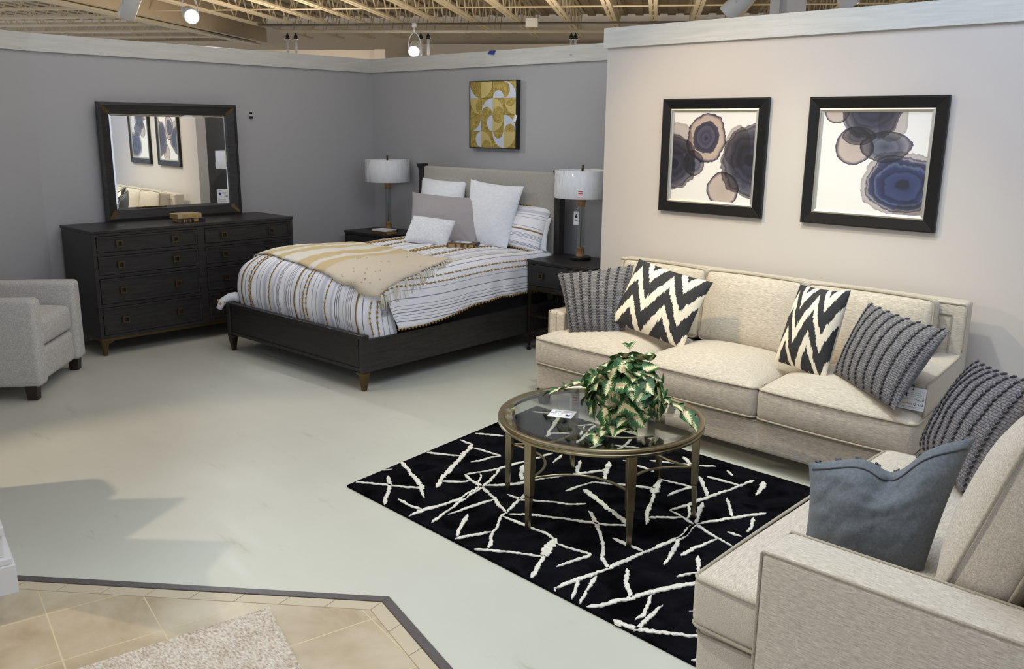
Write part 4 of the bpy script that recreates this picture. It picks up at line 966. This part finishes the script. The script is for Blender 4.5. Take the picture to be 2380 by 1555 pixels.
# chaise end of the seating group, nearest the camera
LL=Vector((-.62,2.80,0)); lw=lambda p:p-LL
love=empty('loveseat',LL,0,'oatmeal loveseat seen from its arm side at the right edge of the rug','loveseat')
def lb(name,x0,x1,y0,y1,z0,z1,r=.02,mt='sofaY',n=(8,14,6)):
    mb=MB(); mb.rbox(x1-x0,y1-y0,z1-z0,r,n,((x0+x1)/2,(y0+y1)/2,(z0+z1)/2)); return mb.build(name,M_[mt],love,True,warp=lw)
base=lb('base',-1.19,-.22,2.065,3.52,.035,.272)
mb=MB(); welt(mb,-1.19,-.22,2.065,3.52,.263,.02); mb.build('welt',M_['pipe'],base,True,warp=lw)
for x in (-1.14,-.27):
    for y in (2.10,3.47):
        mb=MB(); mb.frustum((x,y,0.013 if x<-1 else 0),.024,.024,(x,y,.06),.034,.034); mb.build('leg',M_['black'],love,warp=lw,bevel=.003)
cushion(love,'seat_cushion',-1.205,-.46,2.048,3.50,.285,.452,M_['sofaY'],.062,.014,.032,warp=lw)
a=lb('arm',-.985,-.20,2.018,2.19,.03,.615,.02,mt='sofa',n=(12,3,6))
mb=MB()
for yy in (2.022,2.186):
    d=[Vector((-.983,yy,.08)).lerp(Vector((-.983,yy,.605)),k/8) for k in range(9)]+[Vector((-.98,yy,.612)).lerp(Vector((-.23,yy,.612)),k/12) for k in range(13)]; mb.tube(d,.0045,6)
mb.build('welt',M_['pipe'],a,True,warp=lw)
lb('back_panel',-.34,-.20,2.04,3.52,.08,.86,.022)
for y0,y1 in ((2.22,2.85),(2.86,3.49)):
    # local x up, local z out towards -x
    T=Matrix.Translation((-.515,0,.455))@Matrix.Rotation(R(-72),4,'Y')
    cushion(love,'back_cushion',0,.60,y0,y1,-.04,.115,M_['sofaY'],.085,.014,.034,T=T,warp=lw)
# armchair at the left edge, facing the bed
AA=math.atan2(-.64,.77)  # local +y is the facing direction
arm=empty('armchair',(-6.064,2.074,0),math.atan2(.77,.64)-math.pi/2,'pale grey tweed armchair with dark block feet by the dresser','armchair')
def ab(name,x0,x1,y0,y1,z0,z1,r=.03,crown=0,front=0,n=(5,8,6),mt='chair'):
    mb=MB(); mb.rbox(x1-x0,y1-y0,z1-z0,r,n,((x0+x1)/2,(y0+y1)/2,(z0+z1)/2),crown,3,front); return mb.build(name,M_[mt],arm,True)
hw_=.405
for x0,x1 in ((-hw_,-hw_+.13),(hw_-.13,hw_)):
    mb=MB(); mb.rbox(x1-x0,.84,.555,.032,(3,10,8),((x0+x1)/2,-.40,.365)); 
    def aw(p): 
        k=sstep((p.y+.2)/.25)*sstep((p.z-.05)/.6); return Vector((p.x,p.y-.0*k,p.z))
    mb.build('arm',M_['chair'],arm,True,warp=aw)
ab('seat_base',-hw_+.12,hw_-.12,-.78,-.012,.09,.30)
mb=MB(); mb.rbox(.545,.64,.17,.035,(8,8,3),(0,-.33,.395),.03,3,.01); mb.build('seat_cushion',M_['chair'],arm,True)
ab('backrest',-hw_+.005,hw_-.005,-.86,-.66,.09,.78,.05,mt='chair')
for x in (-.36,.36):
    for y in (-.05,-.80):
        mb=MB(); mb.frustum((x,y,0),.030,.030,(x,y,.095),.036,.036); mb.build('foot',M_['dark_leg'],arm,bevel=.003)
# price tag hanging on the sofa arm
c0=Vector((-1.337,3.98,.574)); 
T=Matrix.Translation((-1.303,4.048,.518))@Matrix.Rotation(R(9),4,'Z')@Matrix.Rotation(R(84),4,'X')@Matrix.Rotation(R(-1),4,'Z')
price_tag('price_tag',T,.112,.104,'white sale price card hanging on the right arm of the long sofa','4,210','2,526',string=True)
# ------------------------------------------------------------------ throw pillows
def zigzag_mat():
    m=mat('charcoal_and_cream_zigzag_print',srgb(60,60,62),.85,spec=.2); k=N(m); uv=k.coord('UV'); sep=k.n('ShaderNodeSeparateXYZ'); k.l(uv,sep.inputs[0])
    jag=k.noise(k.coord('UV',(70,2.2,1)),1.0,2,.6); wav=k.noise(k.coord('UV'),5,2)
    u=k.math('ADD',k.math('ADD',sep.outputs[0],k.math('MULTIPLY',sep.outputs[1],.16)),k.math('MULTIPLY',k.math('SUBTRACT',wav,.5),.05))
    x=k.math('FRACT',k.math('ADD',k.math('MULTIPLY',u,2.15),.05))
    # asymmetric tooth: rises over 62 percent, falls steeply over the rest
    up=k.math('DIVIDE',x,.60); dn=k.math('DIVIDE',k.math('SUBTRACT',1.0,x),.40); tri=k.math('MINIMUM',up,dn)
    v=k.math('ADD',sep.outputs[1],k.math('MULTIPLY',k.math('SUBTRACT',jag,.5),.17))
    f=k.math('FRACT',k.math('ADD',k.math('MULTIPLY',v,2.25),k.math('MULTIPLY',tri,-1.05)))
    c=k.ramp(k.math('ADD',f,3.0) if False else f,[(0,srgb(56,56,58)),(.58,srgb(236,226,206))],'CONSTANT'); k.col(c)
    a=k.noise(k.coord('Object'),300,2); k.bump(a,.15,.001); return m
M_['zig']=zigzag_mat(); M_['back_cream']=fabric('cream_canvas',srgb(228,224,216),srgb(212,207,198),260,(1,1,1),.15)
IKAT_L=[(-3.145,4.20,.565),(-2.643,4.244,.470),(-2.585,4.432,.846),(-3.075,4.387,.933)]
IKAT_R=[(-2.089,4.263,.507),(-1.763,4.166,.485),(-1.736,4.31,.927),(-2.039,4.386,.911)]
pillow('zigzag_pillow',IKAT_L,.17,[M_['zig'],M_['back_cream']],'black and cream zigzag pillow leaning by the left grey woven pillow','pillow','zigzag pillows on the long sofa',seed=11)
pillow('zigzag_pillow',IKAT_R,.17,[M_['zig'],M_['back_cream']],'black and cream zigzag pillow with its white back edge showing, nearer the price tag','pillow','zigzag pillows on the long sofa',seed=12)
def woven_mat():
    m=mat('grey_woven_felt_strips',srgb(112,108,110),.8,spec=.25); k=N(m)
    br=k.n('ShaderNodeTexBrick'); k.l(k.coord('UV'),br.inputs['Vector']); br.offset=.5; br.inputs['Scale'].default_value=1; br.inputs['Brick Width'].default_value=.0417; br.inputs['Row Height'].default_value=.0238; br.inputs['Mortar Size'].default_value=.0058; br.inputs['Mortar Smooth'].default_value=1.0
    br.inputs['Color1'].default_value=srgb(118,116,118); br.inputs['Color2'].default_value=srgb(142,139,140); br.inputs['Mortar'].default_value=srgb(104,102,105)
    k.col(br.outputs['Color']); k.bump(k.math('SUBTRACT',1.0,br.outputs['Fac']),.6,.007); return m
M_['woven']=woven_mat(); M_['braid']=mat('dark_braid_slit',srgb(58,57,62),.85)
def woven_pillow(corners,label,seed,flip=False,thick=.17,**kw):
    mats=[M_['woven'],M_['felt']]
    o,sf,loc,nr=pillow('woven_pillow',corners,thick,mats,label,'pillow',None,seed=seed,**kw)
    side=1; ncol,nrow=8,21
    for c in range(ncol):
        mb=MB(); u0=(c+.5)/ncol+.0
        for r_ in range(nrow):
            v0=(r_+.5)/nrow
            P=sf(u0,v0,side); Pu=(sf(min(1,u0+.01),v0,side)-sf(max(0,u0-.01),v0,side)); Pv=(sf(u0,min(1,v0+.01),side)-sf(u0,max(0,v0-.01),side))
            if Pu.length<1e-6 or Pv.length<1e-6: continue
            n=Pu.cross(Pv).normalized(); du=Pu.normalized(); dv=Pv.normalized()
            for s in (-1,1):
                mb.mi=0
                a=P+n*.003-loc; b_=a+du*(s*.0085)+dv*.009+n*.0015; w_=dv*.0019
                vs=[a-w_-n*.004,a+w_-n*.004,b_+w_-n*.005,b_-w_-n*.005,a-w_+n*.002,a+w_+n*.002,b_+w_+n*.0005,b_-w_+n*.0005]
                mb.add(vs,[(4,5,6,7),(0,1,5,4),(1,2,6,5),(2,3,7,6),(3,0,4,7)])
                mb.mi=1
                a2=a+dv*.0062+n*.001; b2=b_+dv*.0062
                vs=[a2-w_*1.7-n*.004,a2+w_*1.7-n*.004,b2+w_-n*.005,b2-w_-n*.005,a2-w_*1.7+n*.0030,a2+w_*1.7+n*.0030,b2+w_+n*.002,b2-w_+n*.002]
                mb.add(vs,[(4,5,6,7),(0,1,5,4),(1,2,6,5),(2,3,7,6),(3,0,4,7)])
        mb.build('braid',[M_['braid'],M_['woven']],o)
    if flip:
        b_=MB(); b_.tube([sf(.03+.94*i/40,.925,-1)-loc-nr*.001 for i in range(41)],.0028,5); b_.build('seam',M_['braid'],o,True)
    return o
GREY_L=[(-3.35,4.072,.475),(-3.05,4.235,.475),(-3.115,4.395,.893),(-3.531,4.162,.813)]
GREY_R=[(-1.751,4.225,.512),(-1.33,3.914,.485),(-1.181,4.052,.853),(-1.68,4.403,.86)]
LOVE_W=[(-1.059,3.436,.515),(-.75,2.992,.52),(-.60,3.067,.939),(-.93,3.549,.861)]
woven_pillow(GREY_L,'grey woven pillow in the bed side corner of the long sofa',21)
woven_pillow(GREY_R,'grey woven pillow leaning behind the hanging price card on the long sofa',22)
woven_pillow(LOVE_W,'grey woven pillow on the loveseat, its front face showing',23)
# this one shows its plain felt back, the woven face turned to the far side
LOVE_G=[(-1.02,2.37,.485),(-.70,2.43,.485),(-.645,2.569,.88),(-1.045,2.406,.735)]
LG=[LOVE_G[1],LOVE_G[0],LOVE_G[3],LOVE_G[2]]
woven_pillow(LG,'slate grey pillow showing its plain felt back behind the loveseat arm',24,flip=True,thick=.20,wr=.10,pull=.05,dip=(-.10,.06),nu=60,nv=44,creases=((-1,-.10,.85,-.45,.0,-.020,.09),(-1,-.05,.85,.15,-.1,-.016,.08),(-1,.55,.55,.9,.0,-.010,.06),(-1,.6,-.1,.95,.25,-.010,.06)))
# ------------------------------------------------------------------ rugs
def rug_mat():
    m=mat('black_cut_pile',srgb(17,17,20),1.0,spec=.0); k=N(m); a=k.noise(k.coord('Object'),5,3,.5,.8); b=k.noise(k.coord('Object'),130,2)
    k.col(k.ramp(a,[(.35,srgb(9,9,10)),(.60,srgb(22,22,26)),(.7,srgb(10,10,12))])); k.bump(b,.9,.006); return m
M_['rug']=rug_mat(); M_['rugw']=fabric('ivory_cut_pile',srgb(232,228,218),srgb(198,194,184),110,(1,1,1),.9)
RC4=[Vector((-3.293,2.352,0)),Vector((-1.15,2.258,0)),Vector((-1.12,3.915,0)),Vector((-3.478,3.93,0))]
rug=MB()
rug.mi=0
RZH=.012
def rp(u,v): 
    p=RC4[0].lerp(RC4[1],u).lerp(RC4[3].lerp(RC4[2],u),v); return Vector((p.x,p.y,RZH+.0012*mnoise.noise(p*30)))
rug.grid(rp,60,50)
edge=[rp(i/60,0) for i in range(61)]+[rp(1,i/50) for i in range(1,51)]+[rp(1-i/60,1) for i in range(1,61)]+[rp(0,1-i/50) for i in range(1,50)]
n=len(edge); rug.add([tuple(p) for p in edge]+[(p.x,p.y,.001) for p in edge],[(i,n+i,n+(i+1)%n,(i+1)%n) for i in range(n)])
RUG=[
(0.022, [(-3.315, 2.391), (-3.135, 2.498), (-3.011, 2.575), (-2.91, 2.511)] ),
(0.024, [(-3.241, 2.561), (-3.146, 2.496), (-2.983, 2.333)] ),
(0.030, [(-3.344, 2.733), (-3.235, 2.684), (-2.987, 2.577)] ),
(0.018, [(-3.319, 2.584), (-3.297, 2.63)] ),
(0.022, [(-3.353, 2.908), (-3.185, 3.001)] ),
(0.022, [(-3.369, 3.167), (-3.255, 3.161)] ),
(0.035, [(-3.258, 3.157), (-3.157, 2.974), (-3.004, 2.684), (-2.964, 2.631)] ),
(0.022, [(-3.225, 3.132), (-3.039, 3.158), (-3.083, 2.975)] ),
(0.020, [(-3.009, 2.695), (-2.914, 2.781), (-2.911, 2.809)] ),
(0.018, [(-3.071, 3.325), (-2.99, 3.309)] ),
(0.022, [(-2.98, 2.838), (-2.92, 3.015), (-2.889, 3.205), (-2.867, 3.374)] ),
(0.026, [(-2.98, 2.838), (-2.829, 2.796), (-2.678, 2.736), (-2.517, 2.659)] ),
(0.018, [(-2.943, 2.908), (-2.903, 2.882), (-2.862, 2.81)] ),
(0.022, [(-2.917, 3.018), (-2.839, 2.88), (-2.766, 2.605), (-2.689, 2.358)] ),
(0.029, [(-2.81, 2.814), (-2.72, 2.935), (-2.679, 3.088), (-2.594, 3.238), (-2.521, 3.379)] ),
(0.026, [(-2.863, 3.142), (-2.735, 2.984)] ),
(0.022, [(-2.986, 2.415), (-2.819, 2.414)] ),
(0.029, [(-2.805, 2.333), (-2.814, 2.41), (-2.782, 2.632), (-2.829, 2.796)] ),
(0.022, [(-2.697, 2.467), (-2.674, 2.725)] ),
(0.024, [(-2.695, 3.398), (-2.594, 3.238)] ),
(0.022, [(-2.816, 3.388), (-2.774, 3.266)] ),
(0.035, [(-2.584, 3.492), (-2.445, 3.273)] ),
(0.022, [(-2.495, 3.035), (-2.486, 3.106), (-2.472, 3.214), (-2.338, 3.299), (-2.206, 3.368)] ),
(0.035, [(-2.444, 3.116), (-2.32, 3.062), (-2.182, 3.004), (-2.047, 2.955)] ),
(0.020, [(-2.669, 2.818), (-2.584, 2.814), (-2.492, 2.876), (-2.395, 2.93), (-2.33, 2.994)] ),
(0.022, [(-2.616, 2.9), (-2.583, 2.801), (-2.537, 2.679), (-2.517, 2.618), (-2.417, 2.466), (-2.346, 2.362)] ),
(0.022, [(-2.514, 2.662), (-2.435, 2.726), (-2.313, 2.794), (-2.17, 2.858), (-2.047, 2.955)] ),
(0.022, [(-2.512, 2.624), (-2.378, 2.627), (-2.27, 2.635), (-2.198, 2.611)] ),
(0.024, [(-2.637, 2.527), (-2.517, 2.343)] ),
(0.022, [(-2.512, 2.313), (-2.436, 2.484)] ),
(0.050, [(-2.201, 2.62), (-2.135, 2.471)] ),
(0.024, [(-2.14, 2.476), (-2.039, 2.289)] ),
(0.022, [(-2.168, 2.594), (-2.004, 2.622), (-2.04, 2.438)] ),
(0.022, [(-2.393, 2.304), (-2.261, 2.401), (-2.14, 2.465)] ),
(0.024, [(-2.275, 2.938), (-2.17, 2.858), (-2.067, 2.763), (-1.953, 2.628), (-1.885, 2.569)] ),
(0.026, [(-1.937, 2.313), (-1.927, 2.37), (-1.888, 2.566), (-1.866, 2.779), (-1.832, 2.995), (-1.859, 3.166), (-1.954, 3.381)] ),
(0.022, [(-1.943, 2.316), (-1.902, 2.282)] ),
(0.022, [(-2.032, 2.798), (-1.865, 2.791)] ),
(0.022, [(-1.908, 2.417), (-1.837, 2.283)] ),
(0.022, [(-1.883, 2.491), (-1.796, 2.279)] ),
(0.022, [(-1.832, 2.621), (-1.757, 2.518), (-1.69, 2.455)] ),
(0.029, [(-1.768, 2.281), (-1.721, 2.37), (-1.644, 2.582), (-1.568, 2.732)] ),
(0.022, [(-1.646, 2.525), (-1.591, 2.383), (-1.595, 2.341)] ),
(0.026, [(-1.688, 2.911), (-1.575, 2.735)] ),
(0.022, [(-1.859, 3.166), (-1.823, 2.981), (-1.744, 2.749)] ),
(0.022, [(-2.017, 3.207), (-1.862, 3.163), (-1.732, 3.119), (-1.63, 3.091)] ),
(0.026, [(-2.017, 3.207), (-1.991, 3.316), (-1.969, 3.453), (-1.945, 3.612), (-1.914, 3.801)] ),
(0.020, [(-1.986, 3.308), (-1.937, 3.246), (-1.905, 3.172)] ),
(0.026, [(-1.853, 3.171), (-1.779, 3.322), (-1.691, 3.489)] ),
(0.022, [(-1.9, 3.507), (-1.78, 3.348)] ),
(0.022, [(-1.747, 2.864), (-1.717, 3.109)] ),
(0.022, [(-1.715, 3.195), (-1.652, 3.198)] ),
(0.022, [(-1.709, 3.405), (-1.65, 3.248)] ),
(0.022, [(-2.133, 3.648), (-1.975, 3.462)] ),
(0.045, [(-2.264, 3.484), (-2.181, 3.317)] ),
(0.022, [(-2.181, 3.317), (-2.055, 3.076), (-2.007, 3.007)] ),
(0.022, [(-2.047, 3.071), (-1.934, 3.182)] ),
(0.022, [(-2.251, 3.481), (-2.094, 3.51), (-2.117, 3.335)] ),
(0.022, [(-2.101, 3.68), (-1.93, 3.689)] ),
(0.029, [(-1.87, 3.811), (-1.815, 3.635)] ),
(0.022, [(-2.437, 3.656), (-2.254, 3.749), (-2.141, 3.826)] ),
(0.030, [(-2.341, 3.825), (-2.238, 3.748)] ),
(0.022, [(-2.538, 3.555), (-2.338, 3.544)] ),
(0.022, [(-2.08, 3.818), (-2.023, 3.774)] ),
(0.022, [(-3.38, 3.304), (-3.237, 3.383)] ),
(0.018, [(-3.415, 3.823), (-3.257, 3.908)] ),
(0.029, [(-3.26, 3.905), (-3.104, 3.624), (-3.055, 3.545)] ),
(0.022, [(-3.087, 3.606), (-2.989, 3.687)] ),
(0.022, [(-3.072, 3.788), (-3.003, 3.903)] ),
(0.022, [(-2.989, 3.894), (-2.911, 3.689), (-2.86, 3.516)] ),
(0.022, [(-3.02, 3.841), (-2.941, 3.701)] ),
(0.022, [(-2.789, 3.491), (-2.761, 3.675)] ),
(0.022, [(-2.699, 3.859), (-2.641, 3.639)] ),
(0.022, [(-2.706, 3.71), (-2.565, 3.773)] ),
(0.022, [(-1.483, 2.526), (-1.468, 2.563)] ),
(0.029, [(-1.647, 2.288), (-1.552, 2.297), (-1.452, 2.358), (-1.334, 2.443)] ),
(0.022, [(-1.579, 2.496), (-1.55, 2.269)] ),
(0.026, [(-1.333, 2.253), (-1.274, 2.315)] ),
(0.022, [(-1.483, 2.525), (-1.448, 2.604)] ),
(0.022, [(-1.66, 2.704), (-1.604, 2.831)] ),
]
def inside(p):
    s=[]
    for i in range(4):
        a,b_=RC4[i],RC4[(i+1)%4]; s.append((b_.x-a.x)*(p.y-a.y)-(b_.y-a.y)*(p.x-a.x))
    return all(x>0 for x in s)
rug.mi=1
random.seed(5)
for w,pts in RUG:
    P=[Vector((x,y,0)) for x,y in pts]; D=[]
    for i in range(len(P)-1):
        L=(P[i+1]-P[i]).length; k=max(2,int(L/.009)); D+=[P[i].lerp(P[i+1],j/k) for j in range(k)]
    D.append(P[-1]); D=[p for p in D if inside(p)]
    if len(D)<3: continue
    D=[p+Vector((mnoise.noise(p*14),mnoise.noise(p*14+Vector((9,4,2))),0))*.009 for p in D]
    for _ in range(2): D=[D[0]]+[(D[i-1]+D[i]*2+D[i+1])/4 for i in range(1,len(D)-1)]+[D[-1]]
    vs=[];N_=len(D); 
    for i,p in enumerate(D):
        t=(D[min(i+1,N_-1)]-D[max(i-1,0)]).normalized(); nn=Vector((-t.y,t.x,0)); e=min(1,min(i,N_-1-i)/4+.35)
        for s in (-1,1):
            ww=w*.40*e*(1+random.uniform(-.38,.38)+.55*mnoise.noise(p*7)); q=p+nn*s*ww
            vs.append((q.x,q.y,RZH-.003)); vs.append((q.x-nn.x*s*.0025,q.y-nn.y*s*.0025,RZH+.0035))
    fs=[]
    for i in range(N_-1):
        a=i*4; b_=a+4
        fs+=[(a+1,a+3,b_+3,b_+1),(a,a+1,b_+1,b_),(a+3,a+2,b_+2,b_+3)]
    rug.add(vs,fs)
o=rug.build('area_rug',[M_['rug'],M_['rugw']]); tag(o,'black rug with crackled white lines under the round glass table','rug')
def loop_mat():
    m=mat('cream_textured_loop_pile',srgb(214,204,190),.95,spec=.1); k=N(m); a=k.noise(k.coord('Object',(.45,1,1),(0,0,R(17))),150,3,.6); b=k.noise(k.coord('Object'),12,3); f=k.math('ADD',k.math('MULTIPLY',a,.75),k.math('MULTIPLY',b,.25))
    k.col(k.ramp(f,[(.36,srgb(176,154,134)),(.52,srgb(216,204,190)),(.66,srgb(238,232,224))])); k.bump(a,1.0,.012); return m
mb=MB(); 
A0=Vector((-2.586,1.490,0))
# corner of the rug nearest the strip; the rest runs out of the picture
e1=Vector((-2.695,.868,0))-A0; e2=Vector((-2.188,1.362,0))-A0
e1=e1.normalized()*1.6; e2=e2.normalized()*.95
def r2(u,v): p=A0+e1*u+e2*v; return Vector((p.x,p.y,.012+.002*mnoise.noise(p*60)))
mb.grid(r2,90,60); ed=[r2(i/90,0) for i in range(91)]+[r2(1,i/60) for i in range(1,61)]+[r2(1-i/90,1) for i in range(1,91)]+[r2(0,1-i/60) for i in range(1,60)]
n=len(ed); mb.add([tuple(p) for p in ed]+[(p.x,p.y,.004) for p in ed],[(i,n+i,n+(i+1)%n,(i+1)%n) for i in range(n)])
o=mb.build('door_rug',loop_mat(),None,True); tag(o,'cream textured rug lying on the beige tiles at the bottom','rug')
# ------------------------------------------------------------------ coffee table
CT=(-2.30,3.035,RZH+.001); CR=.462
tb=empty('coffee_table',CT,R(25),'round glass coffee table with bronze rim and six tapered legs','coffee table')
TH=.432
mb=MB(); pr=[(CR-.030,TH-.030),(CR-.006,TH-.034),(CR,TH-.030),(CR+.001,TH-.022),(CR-.004,TH-.018),(CR-.003,TH-.013),(CR+.001,TH-.009),(CR-.001,TH-.001),(CR-.008,TH+.002),(CR-.020,TH+.001),(CR-.024,TH-.003),(CR-.030,TH-.006),(CR-.030,TH-.030)]
mb.lathe(pr,n=96,cap=False); autosmooth(mb.build('rim',M_['table_metal'],tb),30)
mb=MB(); mb.lathe([(.0005,TH-.008),(CR-.052,TH-.008),(CR-.030,TH-.0085)],n=96,cap=False); mb.lathe([(.0005,TH-.001),(CR-.055,TH-.001),(CR-.0245,TH-.0045)],n=96,cap=False); autosmooth(mb.build('glass_top',M_['glass'],tb),3)
LR=.437
for i in range(6):
    a=R(60*i-25+0.0); a=R(60*i)
    T=Matrix.Rotation(a,4,'Z'); l=MB()
    def fr(z0,a0,b0,z1,a1,b1,r0,r1):
        vs=[(r0+i_*a0,j*b0,z0) for j in(-1,1) for i_ in(-1,1)]+[(r1+i_*a1,j*b1,z1) for j in(-1,1) for i_ in(-1,1)]
        l.add(vs,[(0,2,3,1),(4,5,7,6),(0,1,5,4),(2,6,7,3),(0,4,6,2),(1,3,7,5)],None,T)
    l.mi=0; fr(.165,.0140,.0170,TH-.030,.0165,.0205,LR-.004,LR-.008); fr(.152,.0115,.014,.165,.0140,.0170,LR-.003,LR-.004); fr(0,.0080,.0095,.152,.0115,.0140,LR+.002,LR-.003)
    l.build('leg',M_['table_metal'],tb,bevel=.0015)
mb=MB()
for i in range(6):
    a0,a1=R(60*i),R(60*(i+1)); p=Vector(((LR-.01)*math.cos(a0),(LR-.01)*math.sin(a0),.235)); q=Vector(((LR-.01)*math.cos(a1),(LR-.01)*math.sin(a1),.235)); mid=(p+q)/2
    mid=Vector((mid.x*.40,mid.y*.40,.235)); pts=[p*(1-t)**2+mid*2*t*(1-t)+q*t*t for t in [k/18 for k in range(19)]]; mb.tube(pts,.0062,8)
mb.build('curved_stretcher',M_['table_metal'],tb,True)
T=Matrix.Translation((-2.425,2.915,CT[2]+TH+.0004))@Matrix.Rotation(R(205),4,'Z')
price_tag('price_tag',T,.112,.105,'white price card lying flat on the glass coffee table','1,099','679')
# ------------------------------------------------------------------ potted plant
def leaf_mat():
    m=mat('variegated_leaf',srgb(60,96,50),.45,spec=.4); k=N(m); sep=k.n('ShaderNodeSeparateXYZ'); k.l(k.coord('UV'),sep.inputs[0])
    n=k.noise(k.coord('UV',(1,1,1)),9,2,.6); ax=k.math('ABSOLUTE',k.math('SUBTRACT',sep.outputs[0],.5))
    # feathered cream heart, green margin
    vein=k.math('ABSOLUTE',k.math('SINE',k.math('MULTIPLY',k.math('SUBTRACT',sep.outputs[1],k.math('MULTIPLY',ax,.9)),26)))
    d=k.math('ADD',k.math('ADD',ax,k.math('MULTIPLY',vein,.11)),k.math('MULTIPLY',k.math('SUBTRACT',n,.5),.12))
    d=k.math('ADD',d,k.math('MULTIPLY',k.math('POWER',sep.outputs[1],3.0),.16))
    c=k.ramp(d,[(0,srgb(214,160,116)),(.07,srgb(226,190,146)),(.20,srgb(236,226,184)),(.25,srgb(150,170,104)),(.29,srgb(62,104,52)),(.5,srgb(34,74,40))]); k.col(c); k.p.inputs['Transmission Weight'].default_value=0
    return m
M_['leaf']=leaf_mat(); M_['stem']=mat('thin_green_stem',srgb(74,66,40),.6); M_['pot']=mat('dark_green_pot',srgb(38,42,34),.5)
PZ=CT[2]+TH
pl=empty('potted_plant',(-2.115,2.965,PZ+.0005),0,'bushy variegated artificial plant standing on the glass coffee table','plant')
mb=MB(); mb.lathe([(.045,0),(.062,.07),(.066,.075),(.060,.078),(.058,.070),(.0005,.068)],n=24); mb.build('pot',M_['pot'],pl,True)
random.seed(31)
fo=MB(); st=MB()
def leaf(base,direction,size,upv=Vector((0,0,1)),droop=.35):
    d=direction.normalized(); s=d.cross(upv)
    if s.length<1e-3: s=Vector((1,0,0))
    s.normalize(); n=s.cross(d).normalized(); tw=random.uniform(-.35,.35); s2=s*math.cos(tw)+n*math.sin(tw); n=s2.cross(d).normalized(); s=s2
    W=[0,.62,.92,1.0,.9,.66,.34,0]; K=len(W)-1; vs=[];uv=[]
    for i,w_ in enumerate(W):
        t=i/K; c=base+d*(size*t)-Vector((0,0,1))*(droop*size*t*t)+n*(.05*size*math.sin(t*3.1)); ser=1+(.09 if i%2 else -.05)
        hw__=.52*size*w_*ser
        vs+= [c-s*hw__+n*hw__*.28,c-s*hw__*.5+n*hw__*.05,c,c+s*hw__*.5+n*hw__*.05,c+s*hw__+n*hw__*.28]; uv+=[(.5-.5*w_ if w_>0 else .4,t),(.5-.25*w_,t),(.5,t),(.5+.25*w_,t),(.5+.5*w_ if w_>0 else .6,t)]
    fs=[];us=[]
    for i in range(K):
        for j in range(4):
            q=[i*5+j,i*5+j+1,(i+1)*5+j+1,(i+1)*5+j]; fs.append(q); us.append([uv[x] for x in q])
    fo.add(vs,fs,us)
ctr=Vector((0,0,.165)); RB=.125
cam_dir=Vector((2.1,-2.96,1.1)).normalized()
for i in range(185):
    th=random.uniform(0,2*math.pi); ph=math.asin(random.uniform(-.62,1)); d=Vector((math.cos(th)*math.cos(ph),math.sin(th)*math.cos(ph),math.sin(ph)))
    rr_=RB*random.uniform(.62,1.12); p=ctr+Vector((d.x*rr_*1.08,d.y*rr_*1.08,d.z*rr_*.98))
    out=(d+Vector((random.uniform(-.5,.5),random.uniform(-.5,.5),random.uniform(-.5,.25)))).normalized()
    up=d if abs(out.dot(d))<.95 else Vector((0,0,1))
    tg=(Vector((random.uniform(-1,1),random.uniform(-1,1),random.uniform(-1.2,.9)))); tg=(tg-d*tg.dot(d)).normalized()
    leaf(p-tg*.025,tg*.8+d*random.uniform(.15,.9),random.uniform(.058,.088),d+Vector((random.uniform(-.3,.3),random.uniform(-.3,.3),.25)),random.uniform(.0,.35))
    if i%3==0: st.tube([ctr*.5,ctr+d*rr_*.5,p],.0016,5)
def vine(pts,n,s0,s1):
    P=[Vector(p) for p in pts]; st.tube(P,.0018,5)
    for i in range(n):
        t=i/(n-1)*(len(P)-1); k=min(int(t),len(P)-2); p=P[k].lerp(P[k+1],t-k); dr=(P[k+1]-P[k]).normalized()
        for sgn in (-1,1):
            side=dr.cross(Vector((0,0,1))).normalized()*sgn; leaf(p,dr*.7+side*random.uniform(.5,1)+Vector((0,0,random.uniform(-.1,.4))),random.uniform(s0,s1),Vector((0,0,1)),.2)
vine([(-.05,-.02,.17),(-.16,-.0,.17),(-.26,.0,.14),(-.36,.02,.095),(-.43,.03,.06)],8,.045,.06)
vine([(.0,.02,.2),(-.01,.03,.30),(-.015,.035,.335)],2,.05,.06)
vine([(.05,.06,.22),(.06,.08,.29)],2,.045,.055)
vine([(.02,-.09,.10),(.02,-.15,.04),(-.0,-.20,.012)],4,.05,.065)
vine([(.11,.08,.14),(.19,.14,.10),(.21,.16,.06)],4,.055,.075)
vine([(.06,-.08,.12),(.10,-.12,.05)],3,.05,.07)
fo.build('foliage',M_['leaf'],pl,True); st.build('stems',M_['stem'],pl,True)
